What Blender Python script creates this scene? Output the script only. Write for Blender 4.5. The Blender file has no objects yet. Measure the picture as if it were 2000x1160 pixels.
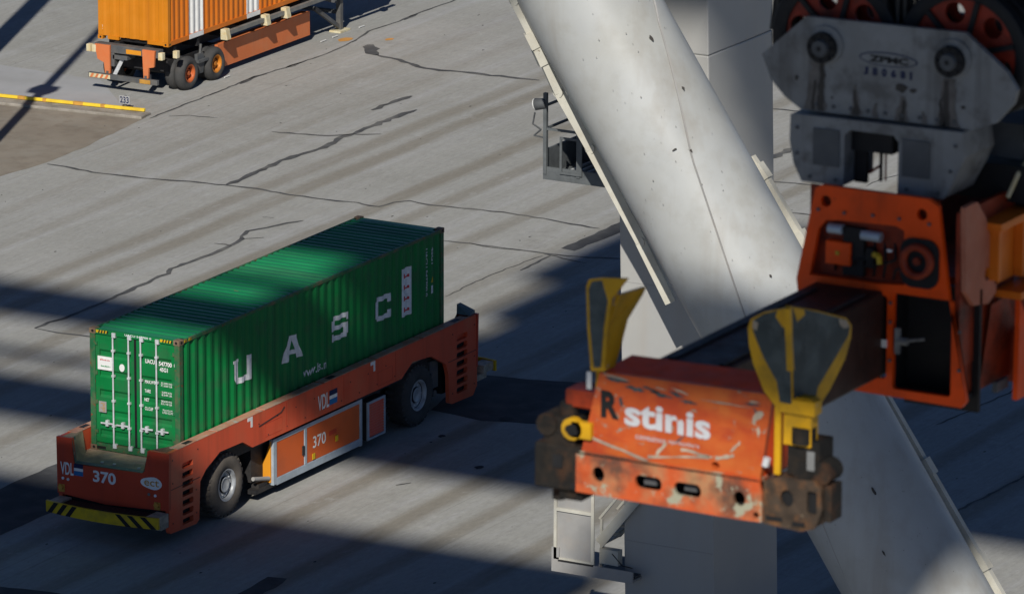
import bpy, bmesh, math, random
from mathutils import Vector, Matrix
R = math.radians
scn = bpy.context.scene
COL = scn.collection
random.seed(7)

# ------------------------------------------------------------------ camera, sky, sun, exposure
cam_d = bpy.data.cameras.new('camera'); cam = bpy.data.objects.new('camera', cam_d); COL.objects.link(cam)
scn.camera = cam
CAM = Vector((-126.3426, -80.5193, 45.0918))
YAW, PITCH, ROLL = 0.509479, 0.258422, 0.002671
f_ = Vector((math.cos(PITCH)*math.cos(YAW), math.cos(PITCH)*math.sin(YAW), -math.sin(PITCH)))
r_ = Vector((math.sin(YAW), -math.cos(YAW), 0)); u_ = r_.cross(f_)
rr = r_*math.cos(ROLL) + u_*math.sin(ROLL); uu = u_*math.cos(ROLL) - r_*math.sin(ROLL)
cam.matrix_world = Matrix(((rr.x, uu.x, -f_.x, CAM.x), (rr.y, uu.y, -f_.y, CAM.y), (rr.z, uu.z, -f_.z, CAM.z), (0, 0, 0, 1)))
cam_d.sensor_width = 36; cam_d.lens = 237.23; cam_d.clip_start = 1; cam_d.clip_end = 3000
cam_d.dof.use_dof = True; cam_d.dof.focus_distance = 158; cam_d.dof.aperture_fstop = 6.0

EL, AZ = R(36), R(21)                       # sun height; heading in which the light travels (from +X towards +Y)
world = bpy.data.worlds.new('World'); scn.world = world; world.use_nodes = True
wn = world.node_tree; bg = wn.nodes['Background']
sky = wn.nodes.new('ShaderNodeTexSky'); sky.sky_type = 'NISHITA'; sky.sun_disc = False
sky.sun_elevation = EL; sky.sun_rotation = math.atan2(-math.cos(AZ), -math.sin(AZ))
sky.air_density = 0.45; sky.dust_density = 0.05; sky.ozone_density = 5.0
wn.links.new(sky.outputs[0], bg.inputs[0]); bg.inputs[1].default_value = 0.066
sl = bpy.data.lights.new('sun', 'SUN'); sl.energy = 5.0; sl.angle = R(0.53); sl.color = (1.0, 0.955, 0.875)
so = bpy.data.objects.new('sun', sl); COL.objects.link(so)
LD = Vector((math.cos(EL)*math.cos(AZ), math.cos(EL)*math.sin(AZ), -math.sin(EL)))
so.rotation_euler = LD.to_track_quat('-Z', 'Y').to_euler(); so.location = (-200, -80, 160)
scn.view_settings.view_transform = 'Standard'; scn.view_settings.look = 'None'
scn.view_settings.exposure = -0.16; scn.view_settings.gamma = 1.0; scn.view_settings.use_curve_mapping = False

# ------------------------------------------------------------------ materials
def mat(name, col, rough=.5, metal=0., var=.15, vs=1.5, dirt=None, dirt2=None, chips=None, streak=None, bump=0., bs=30., stretch=(1, 1, 1), spec=.28):
    m = bpy.data.materials.new(name); m.use_nodes = True
    t = m.node_tree; N = t.nodes; L = t.links; b = N['Principled BSDF']
    tc = N.new('ShaderNodeTexCoord')
    def mapped(s, off=0):
        mp = N.new('ShaderNodeMapping'); mp.inputs['Scale'].default_value = s; mp.inputs['Location'].default_value = (off, off*.7, off*1.3)
        L.new(tc.outputs['Object'], mp.inputs[0]); return mp.outputs[0]
    def noise(sc, det=5, vec=None, ro=.6):
        n = N.new('ShaderNodeTexNoise'); n.inputs['Scale'].default_value = sc; n.inputs['Detail'].default_value = det; n.inputs['Roughness'].default_value = ro
        L.new(vec if vec else mapped(stretch), n.inputs['Vector']); return n.outputs['Fac']
    def mr(v, a, b2, c=0., d=1.):
        n = N.new('ShaderNodeMapRange'); n.inputs[1].default_value = a; n.inputs[2].default_value = b2; n.inputs[3].default_value = c; n.inputs[4].default_value = d
        L.new(v, n.inputs[0]); return n.outputs[0]
    def mix(f, a, b2, mode='MIX'):
        n = N.new('ShaderNodeMix'); n.data_type = 'RGBA'; n.blend_type = mode
        for s, v in ((n.inputs[0], f), (n.inputs[6], a), (n.inputs[7], b2)):
            if isinstance(v, (int, float)): s.default_value = v
            elif isinstance(v, tuple): s.default_value = (*v, 1)
            else: L.new(v, s)
        return n.outputs[2]
    lo = tuple(c*(1-var) for c in col); hi = tuple(min(1, c*(1+var)) for c in col)
    c = mix(mr(noise(vs), .3, .7), lo, hi)
    rg = None
    if dirt:    # (colour, amount, scale)
        c = mix(mr(noise(dirt[2], 6, mapped(stretch, 3.1)), .45, .72, 0, dirt[1]), c, dirt[0])
    if dirt2:
        c = mix(mr(noise(dirt2[2], 6, mapped(stretch, 9.7)), .5, .66, 0, dirt2[1]), c, dirt2[0])
    if streak:  # (colour, amount, scale) runs down the surface
        c = mix(mr(noise(streak[2], 4, mapped((1, 1, .06), 5.3)), .52, .72, 0, streak[1]), c, streak[0])
    if chips:   # (colour, threshold, scale)
        k = mr(noise(chips[2], 8, mapped(stretch, 7.7), .7), chips[1], chips[1]+.03)
        c = mix(k, c, chips[0])
    L.new(c, b.inputs['Base Color'])
    L.new(mr(noise(vs*4), .3, .7, max(.05, rough-.1), min(1, rough+.1)), b.inputs['Roughness'])
    b.inputs['Metallic'].default_value = metal; b.inputs['Specular IOR Level'].default_value = spec
    if bump:
        bp = N.new('ShaderNodeBump'); bp.inputs['Strength'].default_value = bump; bp.inputs['Distance'].default_value = .02
        L.new(noise(bs, 4), bp.inputs['Height']); L.new(bp.outputs[0], b.inputs['Normal'])
    return m
RUST = (.16, .07, .03)
M = {}
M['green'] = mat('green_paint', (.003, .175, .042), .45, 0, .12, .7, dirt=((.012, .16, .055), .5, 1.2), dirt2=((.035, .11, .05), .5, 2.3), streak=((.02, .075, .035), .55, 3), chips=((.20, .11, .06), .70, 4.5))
M['green_roof'] = mat('green_roof_sheen', (.008, .215, .075), .45, 0, .22, .5, dirt=((.05, .22, .10), .5, .8), dirt2=((.02, .10, .05), .5, 1.7), chips=((.2, .14, .09), .70, 6), stretch=(1, .25, 1), spec=.7)  # base lifted above the side green to hold the sky sheen
M['green_frame'] = mat('green_frame_worn', (.02, .13, .05), .5, 0, .2, 2, dirt=((.16, .11, .07), .8, 3), chips=(RUST, .6, 8))
M['casting'] = mat('corner_casting_rusty', (.20, .13, .085), .7, 0, .25, 6, dirt=((.09, .10, .06), .6, 9))
M['galv'] = mat('galvanised_steel', (.62, .64, .66), .42, .15, .1, 4, dirt=((.35, .34, .32), .5, 6))
M['white'] = mat('white_decal', (.78, .78, .76), .5, 0, .05, 3, dirt=((.5, .5, .45), .3, 5))
M['white_worn'] = mat('white_lettering_worn', (.74, .76, .78), .5, 0, .06, 3, dirt=((.3, .34, .33), .5, 7))
M['letter_worn'] = mat('spreader_lettering', (.50, .505, .53), .5, 0, .06, 3, dirt=((.45, .46, .48), .5, 5), chips=((.42, .07, .014), .60, 6))
M['scrape'] = mat('scraped_metal', (.40, .33, .25), .6, 0, .25, 8, dirt=((.16, .15, .13), .8, 6))
M['black'] = mat('black_rubber_paint', (.012, .012, .013), .6, 0, .2, 3)
M['dark'] = mat('dark_underframe', (.022, .022, .024), .6, 0, .3, 3, dirt=((.07, .06, .05), .5, 2))
M['agv_red'] = mat('agv_orange_red', (.68, .10, .042), .4, 0, .08, .6, dirt=((.50, .16, .08), .5, .9), streak=((.30, .06, .03), .35, 3), chips=((.30, .22, .16), .72, 7))
M['agv_front'] = mat('agv_front_red', (.52, .06, .026), .4, 0, .08, .7, dirt=((.36, .06, .03), .5, .9), streak=((.2, .04, .03), .35, 3), chips=((.30, .22, .16), .73, 7))
M['rail_grey'] = mat('rail_grey', (.20, .20, .185), .55, .1, .15, 3, dirt=((.12, .11, .1), .6, 3))
M['grime'] = mat('grime', (.13, .12, .11), .7, 0, .3, 8)
M['rail_top'] = mat('rail_top_scraped', (.48, .22, .14), .55, 0, .2, 2, dirt=((.45, .38, .28), .9, 2.2), chips=((.40, .40, .36), .58, 6))
M['deck'] = mat('deck_scuffed', (.40, .32, .22), .7, 0, .25, 1.5, dirt=((.13, .11, .09), .8, 2), dirt2=((.16, .19, .19), .6, 1.2))
M['teal'] = mat('teal_grey_paint', (.10, .15, .165), .5, 0, .15, 2, dirt=((.24, .22, .18), .7, 2.5), chips=((.35, .32, .27), .62, 5))
M['silver'] = mat('blue_silver_frame', (.40, .47, .53), .4, .2, .08, 2, dirt=((.25, .25, .25), .4, 4))
M['battery'] = mat('battery_panel_orange', (.62, .12, .028), .4, 0, .06, .8, dirt=((.40, .10, .04), .4, 1.5))
M['amber'] = mat('amber_side_plate', (.70, .28, .02), .45, 0, .06, 2)
M['yellow'] = mat('warning_yellow', (.60, .40, .015), .45, 0, .12, 2, dirt=((.25, .18, .04), .6, 3), chips=((.06, .05, .04), .72, 8))
M['yellow_dark'] = mat('guide_yellow', (.60, .32, .008), .5, 0, .15, 3, dirt=((.20, .13, .02), .6, 4), chips=((.45, .42, .36), .66, 9))
M['tyre'] = mat('tyre_dusty', (.115, .10, .085), .85, 0, .2, 3, dirt=((.05, .045, .04), .7, 2.5))
M['tyre_dark'] = mat('tyre_dark', (.050, .050, .050), .85, 0, .2, 3, dirt=((.09, .085, .08), .5, 2.5))
M['rim'] = mat('rim_grey', (.40, .42, .44), .45, .2, .1, 4, dirt=((.15, .14, .13), .6, 5))
M['rim_orange'] = mat('rim_orange', (.48, .11, .03), .5, 0, .12, 3, dirt=((.25, .09, .04), .6, 5))
M['rim_amber'] = mat('rim_amber', (.56, .20, .02), .5, 0, .12, 3, dirt=((.25, .09, .04), .5, 5))
M['orange_box'] = mat('container_orange', (.56, .19, .008), .42, 0, .07, .7, dirt=((.60, .24, .03), .5, 1), streak=((.40, .13, .02), .3, 3), chips=((.3, .16, .08), .75, 6))
M['orange_side'] = mat('container_orange_side', (.62, .16, .012), .42, 0, .1, .7, dirt=((.58, .20, .03), .5, 1), streak=((.40, .09, .02), .3, 3))
M['trailer'] = mat('trailer_orange', (.62, .17, .055), .5, 0, .07, .8, dirt=((.55, .22, .10), .6, 1.2), streak=((.4, .12, .06), .3, 3))
M['trailer_grey'] = mat('trailer_grey_steel', (.085, .09, .095), .6, 0, .25, 2, dirt=((.17, .15, .12), .6, 3), chips=((.2, .1, .05), .68, 6))
M['cream'] = mat('cream_block', (.62, .56, .38), .6, 0, .1, 4, dirt=((.55, .36, .10), .7, 6))
M['steel'] = mat('crane_grey_paint', (.385, .395, .39), .45, 0, .10, .35, dirt=((.34, .335, .30), .5, .6), dirt2=((.29, .28, .25), .3, 1.7), streak=((.25, .22, .18), .4, 1.2), chips=((.10, .085, .07), .735, 2.2))
M['steel_leg'] = mat('crane_leg_paint', (.36, .36, .35), .45, 0, .06, .4, dirt=((.42, .41, .37), .4, .5), streak=((.35, .31, .26), .35, 1.2), chips=((.12, .10, .08), .76, 2.6))
M['conduit'] = mat('conduit_cream', (.52, .505, .44), .55, 0, .08, 2, dirt=((.42, .38, .30), .6, 2), chips=((.18, .14, .1), .68, 5))
M['fleck'] = mat('paint_fleck', (.24, .235, .22), .8, 0, .3, 4)
M['stain'] = mat('rust_stain', (.055, .05, .045), .8, 0, .3, 4)
M['grate'] = mat('platform_grey', (.11, .12, .125), .6, .1, .2, 4)
M['platform_light'] = mat('platform_light_grey', (.31, .305, .295), .55, 0, .1, 2, dirt=((.35, .31, .27), .5, 3))
M['spr'] = mat('spreader_orange', (.85, .078, .002), .5, 0, .12, 2, dirt=((.36, .04, .004), .6, 2), streak=((.25, .03, .006), .4, 6), chips=((.06, .03, .02), .70, 9))
M['spr_panel'] = mat('spreader_panel_battered', (.46, .078, .016), .5, 0, .15, 2, dirt=((.52, .15, .032), .8, 2.5), dirt2=((.36, .045, .016), .8, 3.1), chips=((.25, .235, .18), .60, 4.6), stretch=(1, 1, 1.4))
M['spr_beam'] = mat('spreader_edge_scraped', (.50, .085, .022), .6, 0, .2, 4, dirt=((.36, .24, .12), .9, 3.2), dirt2=((.09, .05, .035), .9, 2.6), chips=((.34, .33, .24), .56, 4.5))
M['spr_dark'] = mat('spreader_recess_shade', (.25, .03, .008), .5, 0, .25, 4, dirt=((.03, .01, .008), .9, 4))  # darker copy of spr: shade of recess and rear parts put into the colour
M['spr_pale'] = mat('spreader_faded', (.42, .14, .08), .6, 0, .15, 3, dirt=((.5, .22, .14), .5, 5))
M['spr_lit'] = mat('spreader_sunlit', (.68, .17, .012), .45, 0, .08, 3, dirt=((.45, .09, .01), .5, 3))  # sunlit copy of spr: the sun's brightness is in the colour
M['grease'] = mat('greased_beam', (.035, .016, .012), .55, 0, .4, 2, dirt=((.012, .011, .012), .9, 2), streak=((.07, .03, .02), .5, 4))
M['cast_dark'] = mat('dark_casting', (.010, .009, .008), .85, 0, .4, 6, dirt=((.04, .026, .016), .7, 7), dirt2=((.10, .04, .015), .5, 5), chips=((.15, .10, .06), .72, 10), bump=.4, bs=14)
M['cast_tan'] = mat('scuffed_casting', (.055, .038, .026), .85, 0, .4, 7, dirt=((.02, .015, .012), .9, 4), dirt2=((.20, .085, .03), .7, 5), chips=((.33, .25, .17), .64, 9), bump=.4, bs=14)
M['hb'] = mat('headblock_grey', (.22, .228, .23), .5, 0, .15, 3, dirt=((.17, .17, .165), .8, 2.6), dirt2=((.07, .065, .06), .6, 5), streak=((.06, .055, .05), .7, 4.5), chips=((.07, .06, .055), .70, 9))
M['hb_dark'] = mat('headblock_pad', (.085, .09, .095), .6, 0, .2, 5)
M['sheave'] = mat('sheave_red', (.30, .03, .012), .5, 0, .25, 5, dirt=((.06, .015, .01), .8, 6))
M['rope'] = mat('wire_rope', (.05, .048, .045), .6, .3, .2, 10)
M['blade'] = mat('guide_dark_face', (.035, .05, .055), .55, 0, .3, 4, dirt=((.10, .125, .13), .8, 5), chips=((.40, .38, .28), .70, 9))
M['red_text'] = mat('red_print', (.5, .02, .03), .5)
M['green_text'] = mat('green_print', (.02, .25, .08), .5)
M['blue_text'] = mat('blue_print', (.02, .16, .40), .5)
M['navy'] = mat('navy_print', (.012, .02, .07), .5)
M['crack'] = mat('bitumen_crack_seal', (.075, .077, .08), .85, 0, .3, 2, dirt=((.20, .195, .18), .75, 1.1))
M['asphalt'] = mat('dark_asphalt', (.062, .064, .068), .9, 0, .25, 1.2, dirt=((.12, .12, .12), .6, 1.5), bump=.3, bs=20)
M['worn'] = mat('worn_brown_paving', (.235, .205, .165), .9, 0, .14, .6, dirt=((.30, .28, .24), .7, .5), dirt2=((.17, .14, .11), .5, 1.6), bump=.3, bs=8)
M['kerb'] = mat('kerb_concrete', (.30, .275, .24), .9, 0, .2, 2, dirt=((.17, .15, .12), .8, 3))
M['yellow_rail'] = mat('yellow_rail', (.80, .56, .04), .5, 0, .1, 2, dirt=((.55, .30, .05), .6, 3), chips=((.35, .14, .04), .62, 3))
M['rust'] = mat('rusted_bracket', (.50, .26, .05), .8, 0, .25, 4)
M['concrete_light'] = mat('pale_concrete', (.36, .365, .375), .9, 0, .08, .5, dirt=((.28, .28, .27), .5, .6))
M['lamp'] = mat('lamp_glass', (.75, .75, .72), .2)
M['debris'] = mat('ground_debris', (.05, .05, .05), .9, 0, .5, 1)
M['orange_spot'] = mat('orange_road_spot', (.55, .27, .07), .8, 0, .1, 3)

# concrete apron: grain, streaks along the lanes and tyre tracks worn into it
def ground_mat():
    m = bpy.data.materials.new('apron_concrete'); m.use_nodes = True
    t = m.node_tree; N = t.nodes; L = t.links; b = N['Principled BSDF']
    tc = N.new('ShaderNodeTexCoord'); sep = N.new('ShaderNodeSeparateXYZ'); L.new(tc.outputs['Object'], sep.inputs[0])
    def mapped(s, loc=(0, 0, 0), rot=0):
        mp = N.new('ShaderNodeMapping'); mp.inputs['Scale'].default_value = s; mp.inputs['Location'].default_value = loc; mp.inputs['Rotation'].default_value = (0, 0, rot)
        L.new(tc.outputs['Object'], mp.inputs[0]); return mp.outputs[0]
    def noise(vec, sc, det=6, ro=.6, lo=.3, hi=.7):
        n = N.new('ShaderNodeTexNoise'); n.inputs['Scale'].default_value = sc; n.inputs['Detail'].default_value = det; n.inputs['Roughness'].default_value = ro
        L.new(vec, n.inputs['Vector']); return mr(n.outputs['Fac'], lo, hi)
    def mr(v, a, b2, c=0., d=1., smooth=False):
        n = N.new('ShaderNodeMapRange'); n.inputs[1].default_value = a; n.inputs[2].default_value = b2; n.inputs[3].default_value = c; n.inputs[4].default_value = d
        if smooth: n.interpolation_type = 'SMOOTHSTEP'
        L.new(v, n.inputs[0]); return n.outputs[0]
    def mth(op, a, b2=None):
        n = N.new('ShaderNodeMath'); n.operation = op
        for i, v in enumerate((a, b2)):
            if v is None: continue
            if isinstance(v, (int, float)): n.inputs[i].default_value = v
            else: L.new(v, n.inputs[i])
        return n.outputs[0]
    def mix(f, a, b2, mode='MIX'):
        n = N.new('ShaderNodeMix'); n.data_type = 'RGBA'; n.blend_type = mode
        for s, v in ((n.inputs[0], f), (n.inputs[6], a), (n.inputs[7], b2)):
            if isinstance(v, (int, float)): s.default_value = v
            elif isinstance(v, tuple): s.default_value = (*v, 1)
            else: L.new(v, s)
        return n.outputs[2]
    c = mix(noise(mapped((1, 1, 1)), .12), (.308, .308, .288), (.372, .371, .354))
    c = mix(mth('MULTIPLY', noise(mapped((.045, .8, 1)), 1.3, 7), .55), c, (.275, .274, .252))
    c = mix(mth('MULTIPLY', noise(mapped((.035, .9, 1), (3, 5, 0)), 2.2, 7, .65, .5, .72), .6), c, (.40, .405, .42))
    c = mix(mth('MULTIPLY', noise(mapped((.6, .09, 1), (7, 1, 0), R(-7)), 1.0, 6, .6, .45, .7), .35), c, (.258, .254, .23))
    # tyre tracks
    wob = mth('MULTIPLY', mth('SUBTRACT', noise(mapped((.05, .05, 1)), 1.0, 3), .5), .25)
    y = mth('ADD', sep.outputs['Y'], wob)
    acc = None
    for yc, w, s in ((14.45, .34, .8), (13.4, .36, .9), (10.65, .36, 1), (9.25, .32, .75), (6.62, .32, .7), (4.1, .3, .5), (2.65, .33, .8), (1.5, .3, .8), (-.8, .33, .8), (-2.6, .34, 1), (-4.98, .34, 1), (-6.5, .3, .85), (-8.8, .34, 1), (-11.2, .34, .9), (-13.7, .34, .9), (-16.2, .34, .9), (17.3, .3, .35), (19.2, .3, .3)):
        d = mth('ABSOLUTE', mth('SUBTRACT', y, yc))
        k = mr(d, w*.35, w*1.35, s, 0., True)
        acc = k if acc is None else mth('MAXIMUM', acc, k)
    acc = mth('MULTIPLY', acc, noise(mapped((.12, .7, 1), (1, 2, 0)), 1.5, 5, .6, .12, .5))
    acc = mth('MULTIPLY', acc, mr(sep.outputs['X'], 48, 60, 1, .3))
    c = mix(mth('MULTIPLY', acc, .80), c, (.208, .189, .152))
    # oil spots and grain
    c = mix(mth('MULTIPLY', noise(mapped((1, 1, 1), (9, 9, 0)), .45, 7, .7, .60, .74), .5), c, (.20, .19, .175))
    c = mix(mth('MULTIPLY', noise(mapped((.5, 1.4, 1), (2, 4, 0)), 4.5, 5, .7, .68, .76), .55), c, (.14, .14, .135))
    c = mix(mth('MULTIPLY', noise(mapped((.6, 1.2, 1), (5, 8, 0)), 6, 5, .7, .70, .78), .5), c, (.55, .55, .55))
    # thin scuffs along and across the lanes, pits
    c = mix(mth('MULTIPLY', noise(mapped((.03, 2.6, 1), (4, 1, 0)), 3.0, 5, .65, .60, .70), .5), c, (.20, .19, .175))
    c = mix(mth('MULTIPLY', noise(mapped((2.2, .05, 1), (8, 3, 0), R(12)), 2.0, 5, .65, .63, .72), .35), c, (.22, .215, .20))
    c = mix(mth('MULTIPLY', noise(mapped((1, 1.6, 1), (1, 9, 0)), 1.6, 8, .75, .58, .70), .45), c, (.225, .215, .195))
    c = mix(mth('MULTIPLY', noise(mapped((1, 1.6, 1), (6, 2, 0)), 1.1, 8, .75, .58, .70), .45), c, (.44, .445, .45))
    g = noise(mapped((.35, 1, 1)), 9, 6, .8)
    c = mix(.55, c, mix(g, (.72, .72, .72), (1.25, 1.25, 1.25)), 'MULTIPLY')
    L.new(c, b.inputs['Base Color']); b.inputs['Roughness'].default_value = .85
    bp = N.new('ShaderNodeBump'); bp.inputs['Strength'].default_value = .25; bp.inputs['Distance'].default_value = .02
    L.new(noise(mapped((.5, 1, 1)), 7, 6), bp.inputs['Height']); L.new(bp.outputs[0], b.inputs['Normal'])
    return m
M['ground'] = ground_mat()

# ------------------------------------------------------------------ mesh helpers (all take world coordinates; meshes are stored relative to their thing's base)
SH = Vector((0, 0, 0))            # offset applied to the meshes being built
class MB:
    def __init__(s): s.v = []; s.f = []; s.m = []; s.cur = 0; s.sm = []; s.smooth = False
    def mi(s, i): s.cur = i; return s
    def add(s, vs, fs):
        o = len(s.v); s.v += [tuple(p) for p in vs]
        for f in fs: s.f.append([o+i for i in f]); s.m.append(s.cur); s.sm.append(s.smooth)
        return s
    def box(s, x0, x1, y0, y1, z0, z1):
        x0, x1 = sorted((x0, x1)); y0, y1 = sorted((y0, y1)); z0, z1 = sorted((z0, z1))
        return s.add([(x0, y0, z0), (x1, y0, z0), (x1, y1, z0), (x0, y1, z0), (x0, y0, z1), (x1, y0, z1), (x1, y1, z1), (x0, y1, z1)],
                     [(0, 3, 2, 1), (4, 5, 6, 7), (0, 1, 5, 4), (1, 2, 6, 5), (2, 3, 7, 6), (3, 0, 4, 7)])
    def hexa(s, a, b):          # two quads, bottom and top, joined
        return s.add(list(a)+list(b), [(0, 3, 2, 1), (4, 5, 6, 7), (0, 1, 5, 4), (1, 2, 6, 5), (2, 3, 7, 6), (3, 0, 4, 7)])
    def poly(s, pts): return s.add(pts, [tuple(range(len(pts)))])
    def prism(s, pts, axis, a, b):   # polygon in the two other axes, extruded along axis
        def P(p, t): q = list(p); q.insert(axis, t); return q
        n = len(pts)
        return s.add([P(p, a) for p in pts]+[P(p, b) for p in pts], [tuple(range(n))[::-1], tuple(range(n, 2*n))]+[(i, (i+1) % n, n+(i+1) % n, n+i) for i in range(n)])
    def cyl(s, p0, p1, r0, r1=None, n=12, cap=True):
        p0 = Vector(p0); p1 = Vector(p1); r1 = r0 if r1 is None else r1
        d = (p1-p0).normalized(); a = d.orthogonal().normalized(); b = d.cross(a); vs = []
        for p, r in ((p0, r0), (p1, r1)):
            for i in range(n):
                t = 2*math.pi*i/n; vs.append(p+(a*math.cos(t)+b*math.sin(t))*r)
        fs = [(i, (i+1) % n, n+(i+1) % n, n+i) for i in range(n)]
        o = s.smooth; s.smooth = n > 8; s.add(vs, fs); s.smooth = o
        if cap: s.add(vs, [tuple(range(n))[::-1], tuple(range(n, 2*n))])
        return s
    def bar(s, p0, p1, w, h=None):    # square bar between two points
        p0 = Vector(p0); p1 = Vector(p1); h = w if h is None else h; d = (p1-p0).normalized()
        a = d.cross(Vector((0, 0, 1)));  a = Vector((1, 0, 0)) if a.length < 1e-4 else a.normalized(); b = a.cross(d).normalized()
        q = lambda p: [p-a*w/2-b*h/2, p+a*w/2-b*h/2, p+a*w/2+b*h/2, p-a*w/2+b*h/2]
        return s.hexa(q(p0), q(p1))
    def path(s, pts, r, n=6):
        for a, b in zip(pts[:-1], pts[1:]): s.cyl(a, b, r, n=n)
        return s
    def lathe(s, prof, c, n=32, axis=1):  # prof: (radius, offset along axis)
        vs = []; c = Vector(c)
        for r, o in prof:
            for i in range(n):
                t = 2*math.pi*i/n
                p = [math.cos(t)*r, math.sin(t)*r]; p.insert(axis, o); vs.append(c+Vector(p))
        k = len(prof); fs = [(j*n+i, j*n+(i+1) % n, (j+1)*n+(i+1) % n, (j+1)*n+i) for j in range(k-1) for i in range(n)]
        o = s.smooth; s.smooth = True; s.add(vs, fs); s.smooth = o
        return s
    def islands(s):
        par = list(range(len(s.v)))
        def fd(i):
            while par[i] != i: par[i] = par[par[i]]; i = par[i]
            return i
        for f in s.f:
            for j in f[1:]: par[fd(j)] = fd(f[0])
        out = {}
        for k, f in enumerate(s.f): out.setdefault(fd(f[0]), []).append(k)
        for ks in out.values():
            m = MB(); mp = {}
            for k in ks:
                for i in s.f[k]:
                    if i not in mp: mp[i] = len(m.v); m.v.append(s.v[i])
                m.f.append([mp[i] for i in s.f[k]]); m.m.append(s.m[k]); m.sm.append(s.sm[k])
            yield m
    def build(s, name, mats, parent=None, org=None, bevel=0., kind=None, split=False):
        if split:
            return [m.build(name, mats, parent, org, bevel, kind) for m in s.islands()]
        org = Vector(org) if org is not None else (Vector(parent['org']) if parent is not None else Vector((0, 0, 0)))
        me = bpy.data.meshes.new(name)
        me.from_pydata([tuple(Vector(p)-org+SH) for p in s.v], [], s.f)
        ml = mats if isinstance(mats, (list, tuple)) else [mats]
        for k in ml: me.materials.append(M[k])
        me.polygons.foreach_set('material_index', s.m); me.polygons.foreach_set('use_smooth', s.sm)
        bm = bmesh.new(); bm.from_mesh(me); bmesh.ops.recalc_face_normals(bm, faces=bm.faces)
        bm.to_mesh(me); bm.free(); me.update()
        o = bpy.data.objects.new(name, me); COL.objects.link(o)
        if parent is not None: o.parent = parent
        else: o.location = org
        o['org'] = tuple(org)
        if bevel:
            md = o.modifiers.new('bevel', 'BEVEL'); md.width = bevel; md.segments = 2; md.limit_method = 'ANGLE'; md.angle_limit = R(50)
        if kind: o['kind'] = kind
        return o
def thing(name, label, cat, org, group=None):
    o = bpy.data.objects.new(name, None); COL.objects.link(o); o.location = org; o['org'] = tuple(org); o.empty_display_size = .3
    o['label'] = label; o['category'] = cat
    if group: o['group'] = group
    return o
def tag(o, label, cat, group=None):
    o['label'] = label; o['category'] = cat
    if group: o['group'] = group
    return o
def clean(o):                    # bookkeeping only
    if 'org' in o: del o['org']
def mesh_of_curve(cu):
    ob = bpy.data.objects.new('tmp', cu); COL.objects.link(ob); dg = bpy.context.evaluated_depsgraph_get()
    me = bpy.data.meshes.new_from_object(ob.evaluated_get(dg))
    vs = [v.co.copy() for v in me.vertices]; fs = [tuple(p.vertices) for p in me.polygons]
    bpy.data.objects.remove(ob); bpy.data.meshes.remove(me); bpy.data.curves.remove(cu)
    return vs, fs
def circ(cx, cy, rx, ry=None, n=16):
    ry = rx if ry is None else ry
    return [(cx+rx*math.cos(2*math.pi*i/n), cy+ry*math.sin(2*math.pi*i/n)) for i in range(n)]
def rrect(x0, x1, y0, y1, r=.03, n=4):
    out = []
    for cx, cy, a in ((x1-r, y1-r, 0), (x0+r, y1-r, 90), (x0+r, y0+r, 180), (x1-r, y0+r, 270)):
        for i in range(n+1): t = R(a+90*i/n); out.append((cx+r*math.cos(t), cy+r*math.sin(t)))
    return out
def plate(mb, outline, holes, axis, a, b):
    """flat plate with real holes, lying across `axis` between a and b"""
    cu = bpy.data.curves.new('plate', 'CURVE'); cu.dimensions = '2D'; cu.fill_mode = 'BOTH'; cu.extrude = abs(b-a)/2
    for pts in [outline]+list(holes):
        sp = cu.splines.new('POLY'); sp.points.add(len(pts)-1); sp.use_cyclic_u = True
        for p, q in zip(sp.points, pts): p.co = (q[0], q[1], 0, 1)
    vs, fs = mesh_of_curve(cu); out = []
    for v in vs:
        q = [v.x, v.y]; q.insert(axis, (a+b)/2+v.z); out.append(q)
    mb.add(out, fs); return mb
def text_tris(s, bold=0.):
    cu = bpy.data.curves.new('txt', 'FONT'); cu.body = s; cu.size = 1; cu.dimensions = '2D'; cu.fill_mode = 'FRONT'; cu.offset = bold; cu.resolution_u = 4
    vs, fs = mesh_of_curve(cu)
    return vs, fs
def text_on(mb, s, w, h, fn, bold=0., shear=0.):
    """lettering stretched to w x h; fn(u, v) gives the point on the surface"""
    vs, fs = text_tris(s, bold)
    x0 = min(v.x for v in vs); x1 = max(v.x for v in vs); y0 = min(v.y for v in vs); y1 = max(v.y for v in vs)
    mb.add([fn((v.x-x0)/(x1-x0)*w + shear*(v.y-y0)/(y1-y0)*h, (v.y-y0)/(y1-y0)*h) for v in vs], fs)
    return mb
def slab_clip(tris, cuts):
    """cut triangles (u, v) into strips at the u values in cuts"""
    out = []
    for t in tris:
        u0 = min(p[0] for p in t); u1 = max(p[0] for p in t)
        cs = [-1e9]+[c for c in cuts if u0 < c < u1]+[1e9]
        for a, b in zip(cs[:-1], cs[1:]):
            poly = list(t)
            for lim, sg in ((a, 1), (b, -1)):
                res = []
                for i in range(len(poly)):
                    p, q = poly[i], poly[(i+1) % len(poly)]
                    ip = sg*(p[0]-lim) >= 0; iq = sg*(q[0]-lim) >= 0
                    if ip: res.append(p)
                    if ip != iq:
                        k = (lim-p[0])/(q[0]-p[0]); res.append((lim, p[1]+k*(q[1]-p[1])))
                poly = res
                if not poly: break
            if len(poly) >= 3: out.append(poly)
    return out
def tri_list(polys):             # convex polygons to triangles
    return [(p[0], p[i], p[i+1]) for p in polys for i in range(1, len(p)-1)]

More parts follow.
